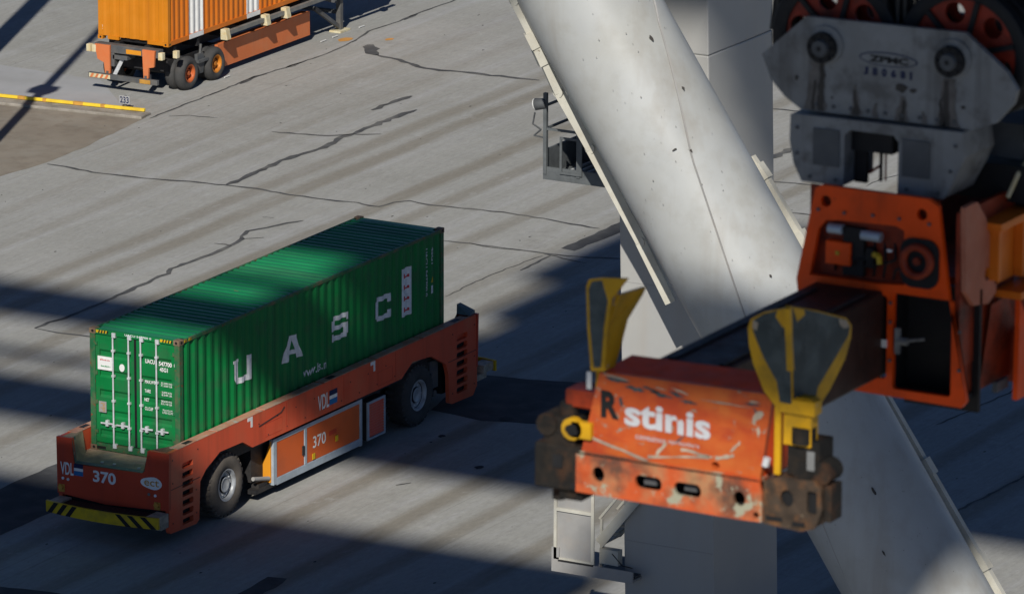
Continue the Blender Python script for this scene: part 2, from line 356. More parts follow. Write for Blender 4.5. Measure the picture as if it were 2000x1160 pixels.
CRACKS = [(0.11, [[28.84, 21.22], [28.86, 20.58], [28.65, 19.59], [28.73, 18.62], [28.85, 17.68], [29.09, 16.65], [29.23, 15.56], [29.31, 14.61], [29.17, 13.53], [29.17, 12.7], [29.22, 11.91], [29.35, 11.33], [29.16, 10.85], [29.23, 10.6], [29.84, 10.47], [30.21, 10.19], [30.08, 9.47], [30.2, 8.56], [30.36, 7.35], [30.31, 6.04], [30.19, 5.34], [30.08, 4.16]]), (0.22, [[29.31, 15.56], [30.29, 15.54], [31.55, 15.64], [32.78, 15.7], [33.6, 15.52], [34.69, 15.49], [35.76, 15.65], [36.6, 15.59], [37.92, 15.6], [38.96, 15.6], [39.84, 15.51]]), (0.12, [[35.35, 17.77], [35.5, 17.0], [35.72, 16.1], [36.25, 15.56], [36.65, 14.86]]), (0.19, [[39.13, 16.62], [40.11, 16.62], [41.29, 16.56]]), (0.22, [[45.5, 20.2], [45.24, 19.25], [44.66, 18.03], [44.65, 17.49], [44.81, 16.52], [44.82, 15.83], [44.9, 15.0], [44.93, 14.28]]), (0.42, [[46.64, 21.05], [45.91, 20.61], [45.44, 20.16]]), (0.15, [[13.75, 11.79], [14.4, 11.78], [14.94, 11.66], [16.25, 11.64], [17.55, 11.68], [18.25, 11.73], [19.11, 11.71], [19.79, 11.82], [20.15, 11.73], [20.63, 11.98], [21.43, 11.89], [22.4, 11.84], [23.22, 11.86], [23.89, 11.91], [24.31, 11.97], [24.51, 12.17], [25.1, 12.29], [25.68, 12.07], [26.39, 11.85], [26.86, 11.61]]), (0.09, [[13.75, 11.79], [13.65, 11.06], [13.77, 10.13], [13.79, 9.29]]), (0.07, [[24.31, 11.97], [24.73, 11.58]]), (0.1, [[23.49, 12.39], [23.55, 12.07], [23.49, 11.84]]), (0.06, [[26.65, 12.78], [26.7, 12.46]]), (0.09, [[26.81, 7.27], [26.93, 6.38], [26.91, 5.42], [26.98, 4.51], [27.03, 3.76], [27.2, 2.91], [27.55, 1.98]]), (0.06, [[26.95, 6.47], [26.82, 5.68], [26.94, 4.8]]), (0.07, [[26.97, 4.19], [26.76, 3.45], [26.59, 2.66]]), (0.1, [[25.09, 3.85], [26.04, 3.84], [26.83, 3.88]]), (0.04, [[21.72, 4.19], [23.49, 4.27], [25.07, 4.23], [26.73, 4.06]]), (0.07, [[35.0, 21.72], [36.42, 21.73], [38.15, 21.76], [39.67, 21.8], [41.2, 21.85], [42.72, 21.69], [44.37, 21.6], [46.29, 21.66], [48.2, 22.06], [49.93, 21.98], [51.6, 22.03], [53.1, 21.97], [55.23, 22.06]]), (0.14, [[40.11, 21.71], [41.2, 21.85], [41.65, 21.76]]), (0.16, [[42.66, 21.66], [43.54, 21.65]]), (0.15, [[50.14, 21.91], [51.1, 22.01]]), (0.07, [[35.52, 21.35], [35.92, 20.9], [36.05, 20.02]]), (0.1, [[45.1, 6.87], [45.17, 6.23], [45.23, 5.6]]), (0.1, [[37.12, 2.77], [37.32, 2.07], [37.42, 1.16]]), (0.1, [[34.51, 1.28], [34.26, 0.44], [34.31, -0.24]]), (0.3, [[39.46, 3.81], [41.06, 3.78]]), (0.07, [[6.12, -15.89], [10.57, -15.89], [14.08, -16.03], [16.68, -16.17]]), (0.05, [[17.06, -12.29], [19.3, -12.48], [21.57, -12.67]]), (0.05, [[37.96, -0.0], [38.98, 0.02], [39.84, -0.27]]), (0.1, [[6.03, -3.42], [6.15, -3.53], [6.37, -3.66]])]
ASPHALT_PATCH = [[[12.12, -0.86], [15.49, -0.19], [15.67, -1.19], [16.14, -2.97], [12.37, -3.89], [11.86, -2.46]], [[27.72, 4.01], [31.28, 4.02], [33.78, 4.08], [32.75, 3.53], [30.28, 3.48], [27.64, 3.59]], [[-3.82, -4.76], [-1.75, -4.57], [-1.59, -5.08], [-3.54, -5.26]], [[-5.42, 0.75], [-5.1, -1.37], [-6.55, -1.9], [-7.33, -0.52]]]
WORN_PAVEMENT = [[[34.15, 27.39], [35.06, 21.88], [33.35, 21.64], [30.94, 21.41], [29.0, 21.32], [26.96, 21.57], [25.79, 21.82]]]
# ------------------------------------------------------------------ ground
SPOTS = ((46.85, 22.1, 1), (47.55, 20.95, .6))
def ground():
    mb = MB(); n = 24
    xs = [-900, -300, -120, -60, -20, 0, 20, 40, 60, 100, 300, 900, 2200]; ys = [-1500, -400, -120, -60, -30, 0, 30, 60, 120, 400, 1500]
    for i in range(len(xs)-1):
        for j in range(len(ys)-1):
            mb.add([(xs[i], ys[j], 0), (xs[i+1], ys[j], 0), (xs[i+1], ys[j+1], 0), (xs[i], ys[j+1], 0)], [(0, 1, 2, 3)])
    mb.build('ground', 'ground', kind='structure')
    for name, m, polys, z in (('asphalt_patch', 'asphalt', ASPHALT_PATCH, .004), ('worn_pavement', 'worn', WORN_PAVEMENT, .004)):
        mb = MB()
        for pts in polys:
            rag = []
            for a, b in zip(pts, pts[1:]+pts[:1]):      # ragged outline
                n = max(1, int(math.dist(a, b)/.35))
                for k in range(n): rag.append((a[0]+(b[0]-a[0])*k/n+random.uniform(-.04, .04), a[1]+(b[1]-a[1])*k/n+random.uniform(-.04, .04), z))
            mb.poly(rag)
        mb.build(name, m, kind='structure')
    mb = MB()
    rag = [(-30+k*.4, 4.52+random.uniform(-.03, .03), .004) for k in range(85)] + [(3.6-k*.4, 2.45+random.uniform(-.03, .03), .004) for k in range(85)]
    mb.poly(rag); mb.build('asphalt_strip', 'asphalt', kind='structure')
    mb = MB()
    mb.poly([(x, y, .004) for x, y in ((35.3, 22.6), (38.5, 25.6), (39, 34), (34.9, 31), (34.8, 26.8))]); mb.build('pale_concrete_bay', 'concrete_light', kind='structure')
    mb = MB()
    for w, pts in CRACKS:
        fine = []
        for a, b in zip(pts[:-1], pts[1:]):
            n = max(1, int(math.dist(a, b)/.25))
            fine += [Vector((a[0]+(b[0]-a[0])*k/n, a[1]+(b[1]-a[1])*k/n)) for k in range(n)]
        fine.append(Vector(pts[-1])); L = []; Rr = []
        for i, p in enumerate(fine):
            d = (fine[min(i+1, len(fine)-1)]-fine[max(i-1, 0)]).normalized(); nn = Vector((-d.y, d.x))
            e = .35 if i in (0, len(fine)-1) else 1
            p = p+nn*random.uniform(-.03, .03)
            L.append(p+nn*w*.5*e*random.uniform(.45, 1.35)); Rr.append(p-nn*w*.5*e*random.uniform(.45, 1.35))
        for i in range(len(fine)-1):
            mb.add([(*L[i], .009), (*Rr[i], .009), (*Rr[i+1], .009), (*L[i+1], .009)], [(0, 1, 2, 3)])
    mb.build('crack_seal', 'crack', kind='structure')
    mb = MB(); rd = random.Random(3)
    for k in range(420):
        x = rd.uniform(-4, 60); y = rd.uniform(-22, 36); s = rd.choice((.012, .016, .02, .025, .035)); a = rd.uniform(0, 6)
        b = [(x+math.cos(a+t)*s*rd.uniform(.6, 1.5)*1.6, y+math.sin(a+t)*s*rd.uniform(.6, 1.3), .002) for t in (0, 1.3, 2.6, 3.9, 5.1)]
        mb.add(b+[(x, y, .002+s*.35)], [(i, (i+1) % 5, 5) for i in range(5)])
    for x, y, s in ((12.3, -2.9, .16), (10.2, -2.3, .09), (8.3, -4.4, .10)):
        mb.poly([(x+s*1.5*c*rd.uniform(.7, 1.2), y+s*sn*rd.uniform(.7, 1.2), .012) for c, sn in circ(0, 0, 1, n=9)])
    mb.build('ground_debris', 'debris', kind='stuff')
    mb = MB()
    for x, y, q in SPOTS: mb.poly([(x+q*.3*c*(1+.2*math.sin(3*i)), y+q*.2*s, .006) for i, (c, s) in enumerate(circ(0, 0, 1, n=10))])
    mb.build('paint_spot', 'orange_spot', kind='structure')
ground()

# kerb with the yellow rail and the bay number
def kerb_rail():
    t = thing('yellow_kerb_rail', 'low yellow steel rail with rust marks along the broken kerb edge', 'kerb rail', (35, 25, 0))
    A = Vector((35.33, 22.16)); d = (Vector((34.82, 26.76))-A).normalized(); n = Vector((-d.y, d.x))
    def slab(mb, s0, s1, w0, w1, z0, z1):
        q = [A+d*s0+n*w0, A+d*s1+n*w0, A+d*s1+n*w1, A+d*s0+n*w1]
        mb.hexa([(*p, z0) for p in q], [(*p, z1) for p in q])
    mb = MB(); slab(mb, -.1, 14, -.055, .05, .10, .19); mb.build('rail', 'yellow_rail', t, bevel=.015)
    mb = MB(); slab(mb, -.25, 14, -.10, .55, -.02, .085); mb.build('kerb', 'kerb', t, bevel=.03)
    for s, w in ((1.25, .07), (2.05, .16), (3.15, .06), (3.9, .12), (6.4, .05), (8.5, .1)):
        mb = MB(); slab(mb, s-w, s+w, -.057, .052, .10, .1925); mb.build('bracket', 'rust', t)
    for c in list(t.children): clean(c)
    t2 = thing('bay_number_sign', 'small white bay number plate 233 standing at the yellow kerb rail', 'sign', (35.6, 23.3, 0))
    mb = MB(); mb.box(35.62, 35.64, 22.76, 23.12, .17, .41); mb.build('plate', 'concrete_light', t2)
    mb = MB(); text_on(mb, '233', .30, .19, lambda u, v: (35.615, 23.09-u, .195+v), bold=.02); mb.build('number', 'navy', t2)
    mb = MB(); mb.box(35.645, 35.68, 22.90, 22.96, 0, .42); mb.build('post', 'trailer_grey', t2)
kerb_rail()

# ------------------------------------------------------------------ corrugated containers
def corr(p, depth, flat=.27, slope=.23):
    """returns f(x) = depth below the outer face, and break offsets in one pitch"""
    br = [0, flat*p, (flat+slope)*p, (2*flat+slope)*p, p]
    def f(x):
        t = x % p
        if t < br[1]: return 0.
        if t < br[2]: return depth*(t-br[1])/(br[2]-br[1])
        if t < br[3]: return depth
        return depth*(p-t)/(p-br[3])
    return f, br
def breaks(a, b, p, br):
    out = [a]; k = math.floor(a/p)
    while k*p < b:
        for q in br[:-1]:
            x = k*p+q
            if a+1e-4 < x < b-1e-4: out.append(x)
        k += 1
    return out+[b]
def casting(mb, x, y, z, sx, sy):
    """corner fitting with its corner at x,y and lying towards sx,sy; bottom at z"""
    mb.mi(0).box(x-sx*.006, x+sx*.178, y-sy*.006, y+sy*.162, z, z+.12)
    mb.mi(1)  # black ovals painted for the shade inside the holes
    mb.poly([(x-sx*.009, y+sy*(.085+.035*c), z+.06+.035*s) for c, s in circ(0, 0, 1, n=8)])
    mb.poly([(x+sx*(.09+.042*c), y-sy*.009, z+.06+.035*s) for c, s in circ(0, 0, 1, n=8)])

def green_container():
    L, W, H, zb = 12.192, 2.438, 2.896, 1.75; h = W/2; zt = zb+H
    t = thing('shipping_container', 'green forty foot container with white UASC letters loaded on the red transport vehicle', 'container', (L/2, 0, zb))
    p, dp = .34, .042; f, br = corr(p, dp)
    side_y = lambda x, s: s*(h-.012-f(x))
    for s in (-1, 1):
        mb = MB(); xs = breaks(.16, L-.16, p, br)
        for a, b in zip(xs[:-1], xs[1:]):
            mb.add([(a, side_y(a+1e-6, s), zb+.15), (b, side_y(b-1e-6, s), zb+.15), (b, side_y(b-1e-6, s), zt-.09), (a, side_y(a+1e-6, s), zt-.09)], [(0, 1, 2, 3)])
        sd = mb.build('side_panel', 'green', t)
        if s < 0: panel = sd
        mb = MB().box(.16, L-.16, s*h, s*(h-.06), zb+.012, zb+.16); mb.build('bottom_rail', 'green_frame', t, bevel=.006)
        mb = MB().box(.16, L-.16, s*(h-.001), s*(h-.06), zt-.10, zt-.02); mb.build('top_rail', 'green_frame', t, bevel=.006)
        for x, sx in ((0, 1), (L, -1)):
            mb = MB().box(x, x+sx*.155, s*(h-.002), s*(h-.14), zb+.119, zt-.119); mb.build('corner_post', 'green_frame', t, bevel=.008)
            for z in (zb, zt-.12):
                mb = MB(); casting(mb, x, s*h, z, sx, -s); mb.build('corner_casting', ['casting', 'black'], t)
    # roof: ribs run across
    rf, rb = corr(.262, .03); mb = MB(); xs = breaks(.30, L-.30, .262, rb)
    for a, b in zip(xs[:-1], xs[1:]):
        za, zz = zt-.022-rf(a+1e-6), zt-.022-rf(b-1e-6)
        mb.add([(a, -h+.06, za), (b, -h+.06, zz), (b, h-.06, zz), (a, h-.06, za)], [(0, 1, 2, 3)])
    mb.box(.07, .30, -h+.163, h-.163, zt-.06, zt-.02); mb.box(L-.30, L-.07, -h+.163, h-.163, zt-.06, zt-.02)
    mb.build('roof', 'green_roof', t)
    mb = MB().box(L-.05, L-.01, -h+.14, h-.14, zb+.12, zt-.1); mb.build('end_wall', 'green', t)
    mb = MB().box(0, .09, -h+.163, h-.163, zt-.12, zt-.01); mb.build('door_header', 'green', t, bevel=.006)
    mb = MB().box(0, .10, -h+.163, h-.163, zb+.015, zb+.17); mb.mi(1)
    for y in (.93, -.93): mb.box(-.004, .02, y-.12, y+.12, zb+.035, zb+.10)
    mb.build('door_sill', ['green_frame', 'black'], t)
    # doors
    z0, z1 = zb+.19, zt-.135
    for s in (1, -1):
        ya, yb = s*.012, s*(h-.135)
        mb = MB()
        fr = .11
        mb.box(.035, .075, ya, ya+s*fr, z0, z1); mb.box(.035, .075, yb-s*fr, yb, z0, z1)
        mb.box(.035, .075, ya+s*fr, yb-s*fr, z0, z0+.10); mb.box(.035, .075, ya+s*fr, yb-s*fr, z1-.10, z1)
        prof = []; z = z0+.10; n = 5; ph = (z1-z0-.2)/n       # horizontal pressings
        for k in range(n): prof += [(z+.03, .040), (z+.085, .078), (z+.17, .078), (z+.225, .040), (z+ph, .040)]; z += ph
        prof = [(z0+.10, .040)]+prof
        for (za, xa), (zc, xc) in zip(prof[:-1], prof[1:]):
            mb.add([(xa, ya+s*fr, za), (xa, yb-s*fr, za), (xc, yb-s*fr, zc), (xc, ya+s*fr, zc)], [(0, 1, 2, 3)])
        d = mb.build('door', 'green', t)
        mb = MB(); mb.box(.028, .045, ya-s*.008, ya+s*.018, z0, z1); mb.build('door_gasket', 'black', d)
        for y in ((.59, .165) if s > 0 else (-.165, -.59)):
            mb = MB(); mb.cyl((.0, y, zb+.09), (.0, y, zt-.05), .021, n=10)
            for zk, hh in ((zb+.10, .10), (zt-.15, .11)): mb.box(-.03, .04, y-.085, y+.01, zk, zk+hh)     # cam keepers
            for zk in (2.35, 2.95, 3.55, 4.15): mb.box(-.028, .04, y-.045, y+.03, zk, zk+.05)
            mb.build('locking_bar', 'galv', d)
            zz = 2.43; dy = .34 if y in (.59, -.165) else .36
            sg = 1 if y in (.59, .165) else -1
            mb = MB(); mb.bar((-.03, y, zz), (-.03, y+sg*.33, zz-.01*sg), .018, .035); mb.box(-.045, .03, y+sg*.16-.035, y+sg*.16+.035, zz-.07, zz+.07)
            mb.build('door_handle', 'galv', d)
        for zk in (2.15, 2.85, 3.55, 4.25):
            mb = MB(); mb.box(.01, .04, yb-s*.06, yb+s*.02, zk, zk+.09); mb.cyl((.02, yb+s*.02, zk-.01), (.02, yb+s*.02, zk+.1), .016, n=6); mb.build('hinge', 'green_frame', d)
    fx = lambda x0, y0, z0: (lambda u, v: (x0, y0-u, z0+v))
    def decal(name, m, mb): mb.build(name, m, t)
    mb = MB().box(.022, .034, .63, 1.02, 3.68, 4.00); decal('placard', 'white', mb)
    mb = MB()
    for k in range(9): mb.box(.017, .021, .95-k*.03, .95-k*.03-random.uniform(.012, .024), 3.905, 3.905+random.uniform(.02, .036))
    decal('placard_print', 'red_text', mb)
    mb = MB()
    for k in range(9): mb.box(.017, .021, .93-k*.03, .93-k*.03-random.uniform(.012, .024), 3.755, 3.755+random.uniform(.02, .036))
    decal('placard_print', 'green_text', mb)
    mb = MB(); mb.prism(circ(.36, 3.79, .07, .09, 18), 0, .020, .034); decal('round_sticker', 'white', mb)
    mb = MB().box(.022, .034, .80, 1.00, 2.66, 2.92); decal('data_plate', 'platform_light', mb)
    mb = MB()
    for k in range(6): mb.box(.018, .021, .83, .83+random.uniform(.06, .14), 2.69+k*.035, 2.705+k*.035)
    decal('data_plate_print', 'rust', mb)
    for s, w, hh, y, z, bo in (('UACU', .26, .10, -.28, 4.00, .03), ('547700', .35, .105, -.65, 3.985, .03), ('0', .06, .11, -1.06, 3.985, .03), ('45G1', .22, .10, -.67, 3.85, .03),
                               ('MAX.WT', .28, .08, -.27, 3.52, .02), ('32.500 KG', .30, .045, -.70, 3.56, .01), ('71.650 LB', .30, .045, -.70, 3.50, .01),
                               ('TARE', .16, .08, -.26, 3.30, .02), ('3.870 KG', .27, .045, -.72, 3.34, .01), ('8.540 LB', .27, .045, -.72, 3.28, .01),
                               ('NET', .13, .08, -.25, 3.09, .02), ('28.630 KG', .29, .045, -.70, 3.13, .01), ('63.110 LB', .29, .045, -.70, 3.07, .01),
                               ('CU.CAP', .22, .08, -.26, 2.88, .02), ('76.4 CU.M', .26, .045, -.74, 2.92, .01), ('2.700 CU.FT', .29, .045, -.73, 2.86, .01)):
        mb = MB(); text_on(mb, s, w, hh, fx(.017, y, z), bold=bo); decal('door_lettering', 'white', mb)
    mb = MB(); text_on(mb, 'UACU 547700 0', .72, .05, fx(-.003, .26, zt-.075), bold=.02); decal('header_lettering', 'white_worn', mb)
    for y0 in (1.04, -.70):
        mb = MB(); mb.box(-.006, -.003, y0, y0-.30, zt-.085, zt-.02); mb.mi(1)
        for k in range(4): y = y0-.06-k*.075; mb.poly([(-.009, y, zt-.088), (-.009, y-.035, zt-.088), (-.009, y-.055, zt-.017), (-.009, y-.02, zt-.017)])
        mb.build('hazard_stripe', ['yellow', 'black'], t)
    for x0 in (.20, .40):
        mb = MB(); mb.box(x0, x0+.13, -h-.006, -h-.003, zt-.09, zt-.025); mb.mi(1)
        for k in range(2): x = x0+.03+k*.05; mb.poly([(x, -h-.009, zt-.09), (x+.025, -h-.009, zt-.09), (x+.045, -h-.009, zt-.025), (x+.02, -h-.009, zt-.025)])
        mb.build('hazard_stripe', ['yellow', 'black'], t)
    # lettering painted over the ribs of the long side
    cuts = breaks(.16, L-.16, p, br)
    def on_side(mb, tris, o=0.):
        for i, pl in enumerate(slab_clip(tris, cuts)):
            cx = sum(q[0] for q in pl)/len(pl)
            # stay on the same facet: evaluate just inside the strip
            pts = []
            for q in pl:
                x = q[0]+(cx-q[0])*1e-4
                pts.append((q[0], -(h-.012-f(x))-.008-o, q[1]))
            mb.poly(pts)
    def rects(x0, z0, w, hh, rs):
        return tri_list([[(x0+a*w, z0+b*hh) for a, b in r] for r in rs])
    q = lambda a, b, c, d: [(a, b), (c, b), (c, d), (a, d)]
    U = [q(0, .24, .27, 1), q(.73, .24, 1, 1), [(0, .24), (.14, 0), (.94, 0), (1, .24)], q(-.05, .88, .29, 1)]
    A = [[(-.04, 0), (.28, 0), (.58, 1), (.30, 1)], [(.72, 0), (1.06, 0), (.74, 1), (.46, 1)], q(.22, .24, .80, .42)]
    S = [q(.14, .8, 1, 1), q(0, .55, .26, .86), q(0, .42, 1, .60), q(.74, .14, 1, .48), q(0, 0, .86, .2), q(0, .0, .16, .32), q(.84, .70, 1, 1)]
    Cc = [q(.16, .8, 1, 1), q(.16, 0, 1, .2), [(0, .16), (.26, .0), (.26, 1), (0, .84)], q(.78, .66, 1, .9), q(.78, .1, 1, .34)]
    for x0, w, ch in ((2.40, .82, U), (4.60, .84, A), (6.82, .80, S), (8.88, .76, Cc)):
        mb = MB()
        for i, r in enumerate(ch): on_side(mb, rects(x0, 3.0, w, .60, [r]), i*.0015)
        mb.build('line_letter', 'white_worn', panel)
    mb = MB(); on_side(mb, rects(10.17, 2.84, .44, 1.2, [q(0, 0, 1, 1)])); mb.build('name_panel', 'white_worn', panel)
    mb = MB()
    old_f = f
    for k in range(4):
        z = 2.95+k*.28; tris = rects(10.24, z, .28, .12, [q(0, .31, .2, 1), q(0, 0, 1, .3), q(.8, .31, 1, .6)])
        for pl in slab_clip(tris, cuts):
            cx = sum(a[0] for a in pl)/len(pl); mb.poly([(a[0], -(h-.012-f(a[0]+(cx-a[0])*1e-4))-.009, a[1]) for a in pl])
    mb.build('name_panel_script', 'red_text', panel)
    def txt_tris(s, x0, z0, w, hh, bold, vertical=False):
        vs, fs = text_tris(s, bold); ax = min(v.x for v in vs); bx = max(v.x for v in vs); ay = min(v.y for v in vs); by = max(v.y for v in vs)
        P = [((v.x-ax)/(bx-ax), (v.y-ay)/(by-ay)) for v in vs]
        if vertical: P = [(x0+w*b, z0-hh*a) for a, b in P]
        else: P = [(x0+w*a, z0+hh*b) for a, b in P]
        return tri_list([[P[i] for i in fc] for fc in fs])
    mb = MB(); on_side(mb, txt_tris('www.bs.nl', 5.50, 2.44, 1.12, .22, .012)); mb.build('web_lettering', 'white_worn', panel)
    mb = MB(); on_side(mb, txt_tris('UACU 547700 0', 11.36, 4.28, .10, 1.2, .02, True)); on_side(mb, txt_tris('45G1', 11.58, 4.28, .10, .42, .02, True)); mb.build('number_lettering', 'white_worn', panel)
    mb = MB(); on_side(mb, rects(11.56, 3.40, .16, .14, [[(0, 0), (1, 0), (.5, 1)]])); mb.build('warning_triangle', 'yellow', panel)
    mb = MB(); on_side(mb, rects(11.57, 3.12, .14, .2, [q(0, 0, 1, 1)])); mb.build('sticker', 'white_worn', panel)
green_container()

def orange_container():
    L, W, H, zb, x0, yc = 12.192, 2.438, 2.59, 1.46, 37.76, 23.98; h = W/2; zt = zb+H
    t = thing('shipping_container', 'orange container with white stripes standing on the orange road trailer', 'container', (x0+L/2, yc, zb))
    p = .278; f, br = corr(p, .036); X = lambda x: x0+x
    stripes = ((1.18, 1.98), (4.44, 5.2), (8.2, 9.0))
    for s in (-1, 1):
        mb = MB(); xs = breaks(.16, L-.16, p, br)
        for a, b in zip(xs[:-1], xs[1:]):
            ya, yb = yc+s*(h-.012-f(a+1e-6)), yc+s*(h-.012-f(b-1e-6))
            mb.add([(X(a), ya, zb+.15), (X(b), yb, zb+.15), (X(b), yb, zt-.09), (X(a), ya, zt-.09)], [(0, 1, 2, 3)])
        sd = mb.build('side_panel', 'orange_side', t)
        if s < 0:
            for a0, b0 in stripes:
                mb = MB(); xs = breaks(a0, b0, p, br)
                for a, b in zip(xs[:-1], xs[1:]):
                    ya, yb = yc+s*(h-.008-f(a+1e-6)), yc+s*(h-.008-f(b-1e-6))
                    mb.add([(X(a), ya, zb+.155), (X(b), yb, zb+.155), (X(b), yb, zt-.1), (X(a), ya, zt-.1)], [(0, 1, 2, 3)])
                mb.box(X(a0), X(b0), yc+s*(h+.001), yc+s*(h+.004), zb+.01, zb+.15)
                mb.build('white_stripe', 'white', sd)
        mb = MB().box(X(.16), X(L-.16), yc+s*h, yc+s*(h-.06), zb+.01, zb+.15); mb.build('bottom_rail', 'orange_side', t, bevel=.006)
        mb = MB().box(X(.16), X(L-.16), yc+s*h, yc+s*(h-.06), zt-.10, zt-.02); mb.build('top_rail', 'orange_side', t)
        for x, sx in ((0, 1), (L, -1)):
            mb = MB().box(X(x), X(x+sx*.155), yc+s*(h-.002), yc+s*(h-.15), zb+.119, zt-.119); mb.build('corner_post', 'orange_box', t, bevel=.012)
            for z in (zb, zt-.12):
                mb = MB(); casting(mb, X(x), yc+s*h, z, sx, -s); mb.build('corner_casting', ['orange_box', 'black'], t)
    ef, eb = corr(.34, .03, .36, .08); mb = MB(); ys = breaks(-h+.14, h-.14, .34, eb)
    for a, b in zip(ys[:-1], ys[1:]):
        mb.add([(X(.012+ef(a+1e-6)), yc+a, zb+.11), (X(.012+ef(b-1e-6)), yc+b, zb+.11), (X(.012+ef(b-1e-6)), yc+b, zt-.1), (X(.012+ef(a+1e-6)), yc+a, zt-.1)], [(0, 1, 2, 3)])
    mb.build('end_wall', 'orange_box', t)
    mb = MB().box(X(.002), X(.1), yc-h+.162, yc-.50, zb+.02, zb+.125); mb.box(X(.002), X(.1), yc+.50, yc+h-.33, zb+.02, zb+.125); mb.build('end_sill', 'orange_box', t, split=True)
    mb = MB().box(X(.12), X(.2), yc-.50, yc+.50, zb-.02, zb+.14); mb.build('sill_recess_shade', 'black', t)  # black box put in for the shade of the tunnel gap
    mb = MB().box(X(0), X(L), yc-h+.05, yc+h-.05, zt-.05, zt-.02); mb.build('roof', 'orange_box', t)
    mb = MB().box(X(.1), X(L-.1), yc-h+.07, yc+h-.07, zb+.125, zb+.16); mb.build('floor', 'dark', t)
    mb = MB().box(X(L-.06), X(L-.02), yc-h+.14, yc+h-.14, zb+.1, zt-.1); mb.build('end_wall', 'orange_box', t)
    mb = MB(); text_on(mb, '22', .06, .14, lambda u, v: (X(.008), yc+h-.10-u, zb+.30+v)); mb.build('lettering', 'white', t)
    mb = MB(); mb.box(X(.004), X(.01), yc-.55, yc-.40, zb+1.62, zb+1.80); mb.build('sticker', 'white', t)
orange_container()

# ------------------------------------------------------------------ wheels
def wheel(parent, name, c, r, w, rr, side, tyre_m, rim_m, lugs=0, deep=.10):
    """side = -1 when the outer face looks towards -y; c is the centre of the outer face"""
    cx, cy, cz = c; s = -side                    # s: direction from outer face inward
    mb = MB(); prof = [(rr, .02), (rr+.03, -.012), (rr+(r-rr)*.55, -.03), (r-.07, -.004), (r-.02, .05), (r, .11), (r, w-.11), (r-.02, w-.05), (r-.07, w), (rr, w-.02)]
    mb.lathe([(a, s*b) for a, b in prof], (cx, cy, cz), 40)
    if lugs:
        for i in range(lugs):
            for half in (0, 1):
                t = 2*math.pi*(i+half*.5)/lugs; t2 = t+.11
                a0, a1 = (.015, w*.47) if half == 0 else (w*.53, w-.015)
                def P(tt, rad, o): return (cx+math.cos(tt)*rad, cy+s*o, cz+math.sin(tt)*rad)
                rr0 = r-.05; ro = r+.028
                mb.hexa([P(t, rr0, a0), P(t2, rr0, a0), P(t2, rr0, a1), P(t, rr0, a1)], [P(t, ro-.012, a0+.02), P(t2, ro-.012, a0+.02), P(t2, ro, a1), P(t, ro, a1)])
    root = mb.build(name, tyre_m, parent)
    mb = MB(); mb.lathe([(a, s*b) for a, b in ((rr+.004, .0), (rr-.035, .0), (rr-.05, deep*.5), (rr*.82, deep), (rr*.5, deep), (rr*.47, deep-.05), (rr*.40, deep-.055), (rr*.36, deep-.03), (0.001, deep-.035))], (cx, cy, cz), 32)
    mb.build('rim', rim_m, root)
    if rim_m == 'rim':
        mb = MB(); mb.lathe([(a, s*b) for a, b in ((rr*.985, deep*.45), (rr*.86, deep*.9-.004), (rr*.80, deep-.006), (rr*.985, deep*.45))], (cx, cy, cz), 32); mb.lathe([(a, s*b) for a, b in ((rr*.53, deep-.006), (rr*.47, deep-.03), (rr*.478, deep-.05), (rr*.53, deep-.006))], (cx, cy, cz), 32); mb.build('rim_gap_shade', 'black', root)  # black rings paint the shade into the rim grooves
    mb = MB()
    for i in range(10):
        t = 2*math.pi*i/10; x, z = cx+math.cos(t)*rr*.64, cz+math.sin(t)*rr*.64
        mb.cyl((x, cy+s*deep, z), (x, cy+s*(deep-.03), z), rr*.045, n=6)
    mb.build('wheel_nuts', 'galv' if rim_m == 'rim' else 'dark', root)
    if rim_m != 'rim':
        mb = MB(); mb.cyl((cx, cy+s*deep, cz), (cx, cy+s*(deep-.10), cz), rr*.30, rr*.24, n=14)
        mb.build('hub', rim_m, root)
        mb = MB()
        for t in (.5, 2.6, 4.7): mb.bar((cx+math.cos(t)*rr*.2, cy+s*(deep-.012), cz+math.sin(t)*rr*.2), (cx+math.cos(t)*rr*.74, cy+s*(deep-.012), cz+math.sin(t)*rr*.74), rr*.2, .03)
        mb.build('rim_opening', 'black', root)
    return root

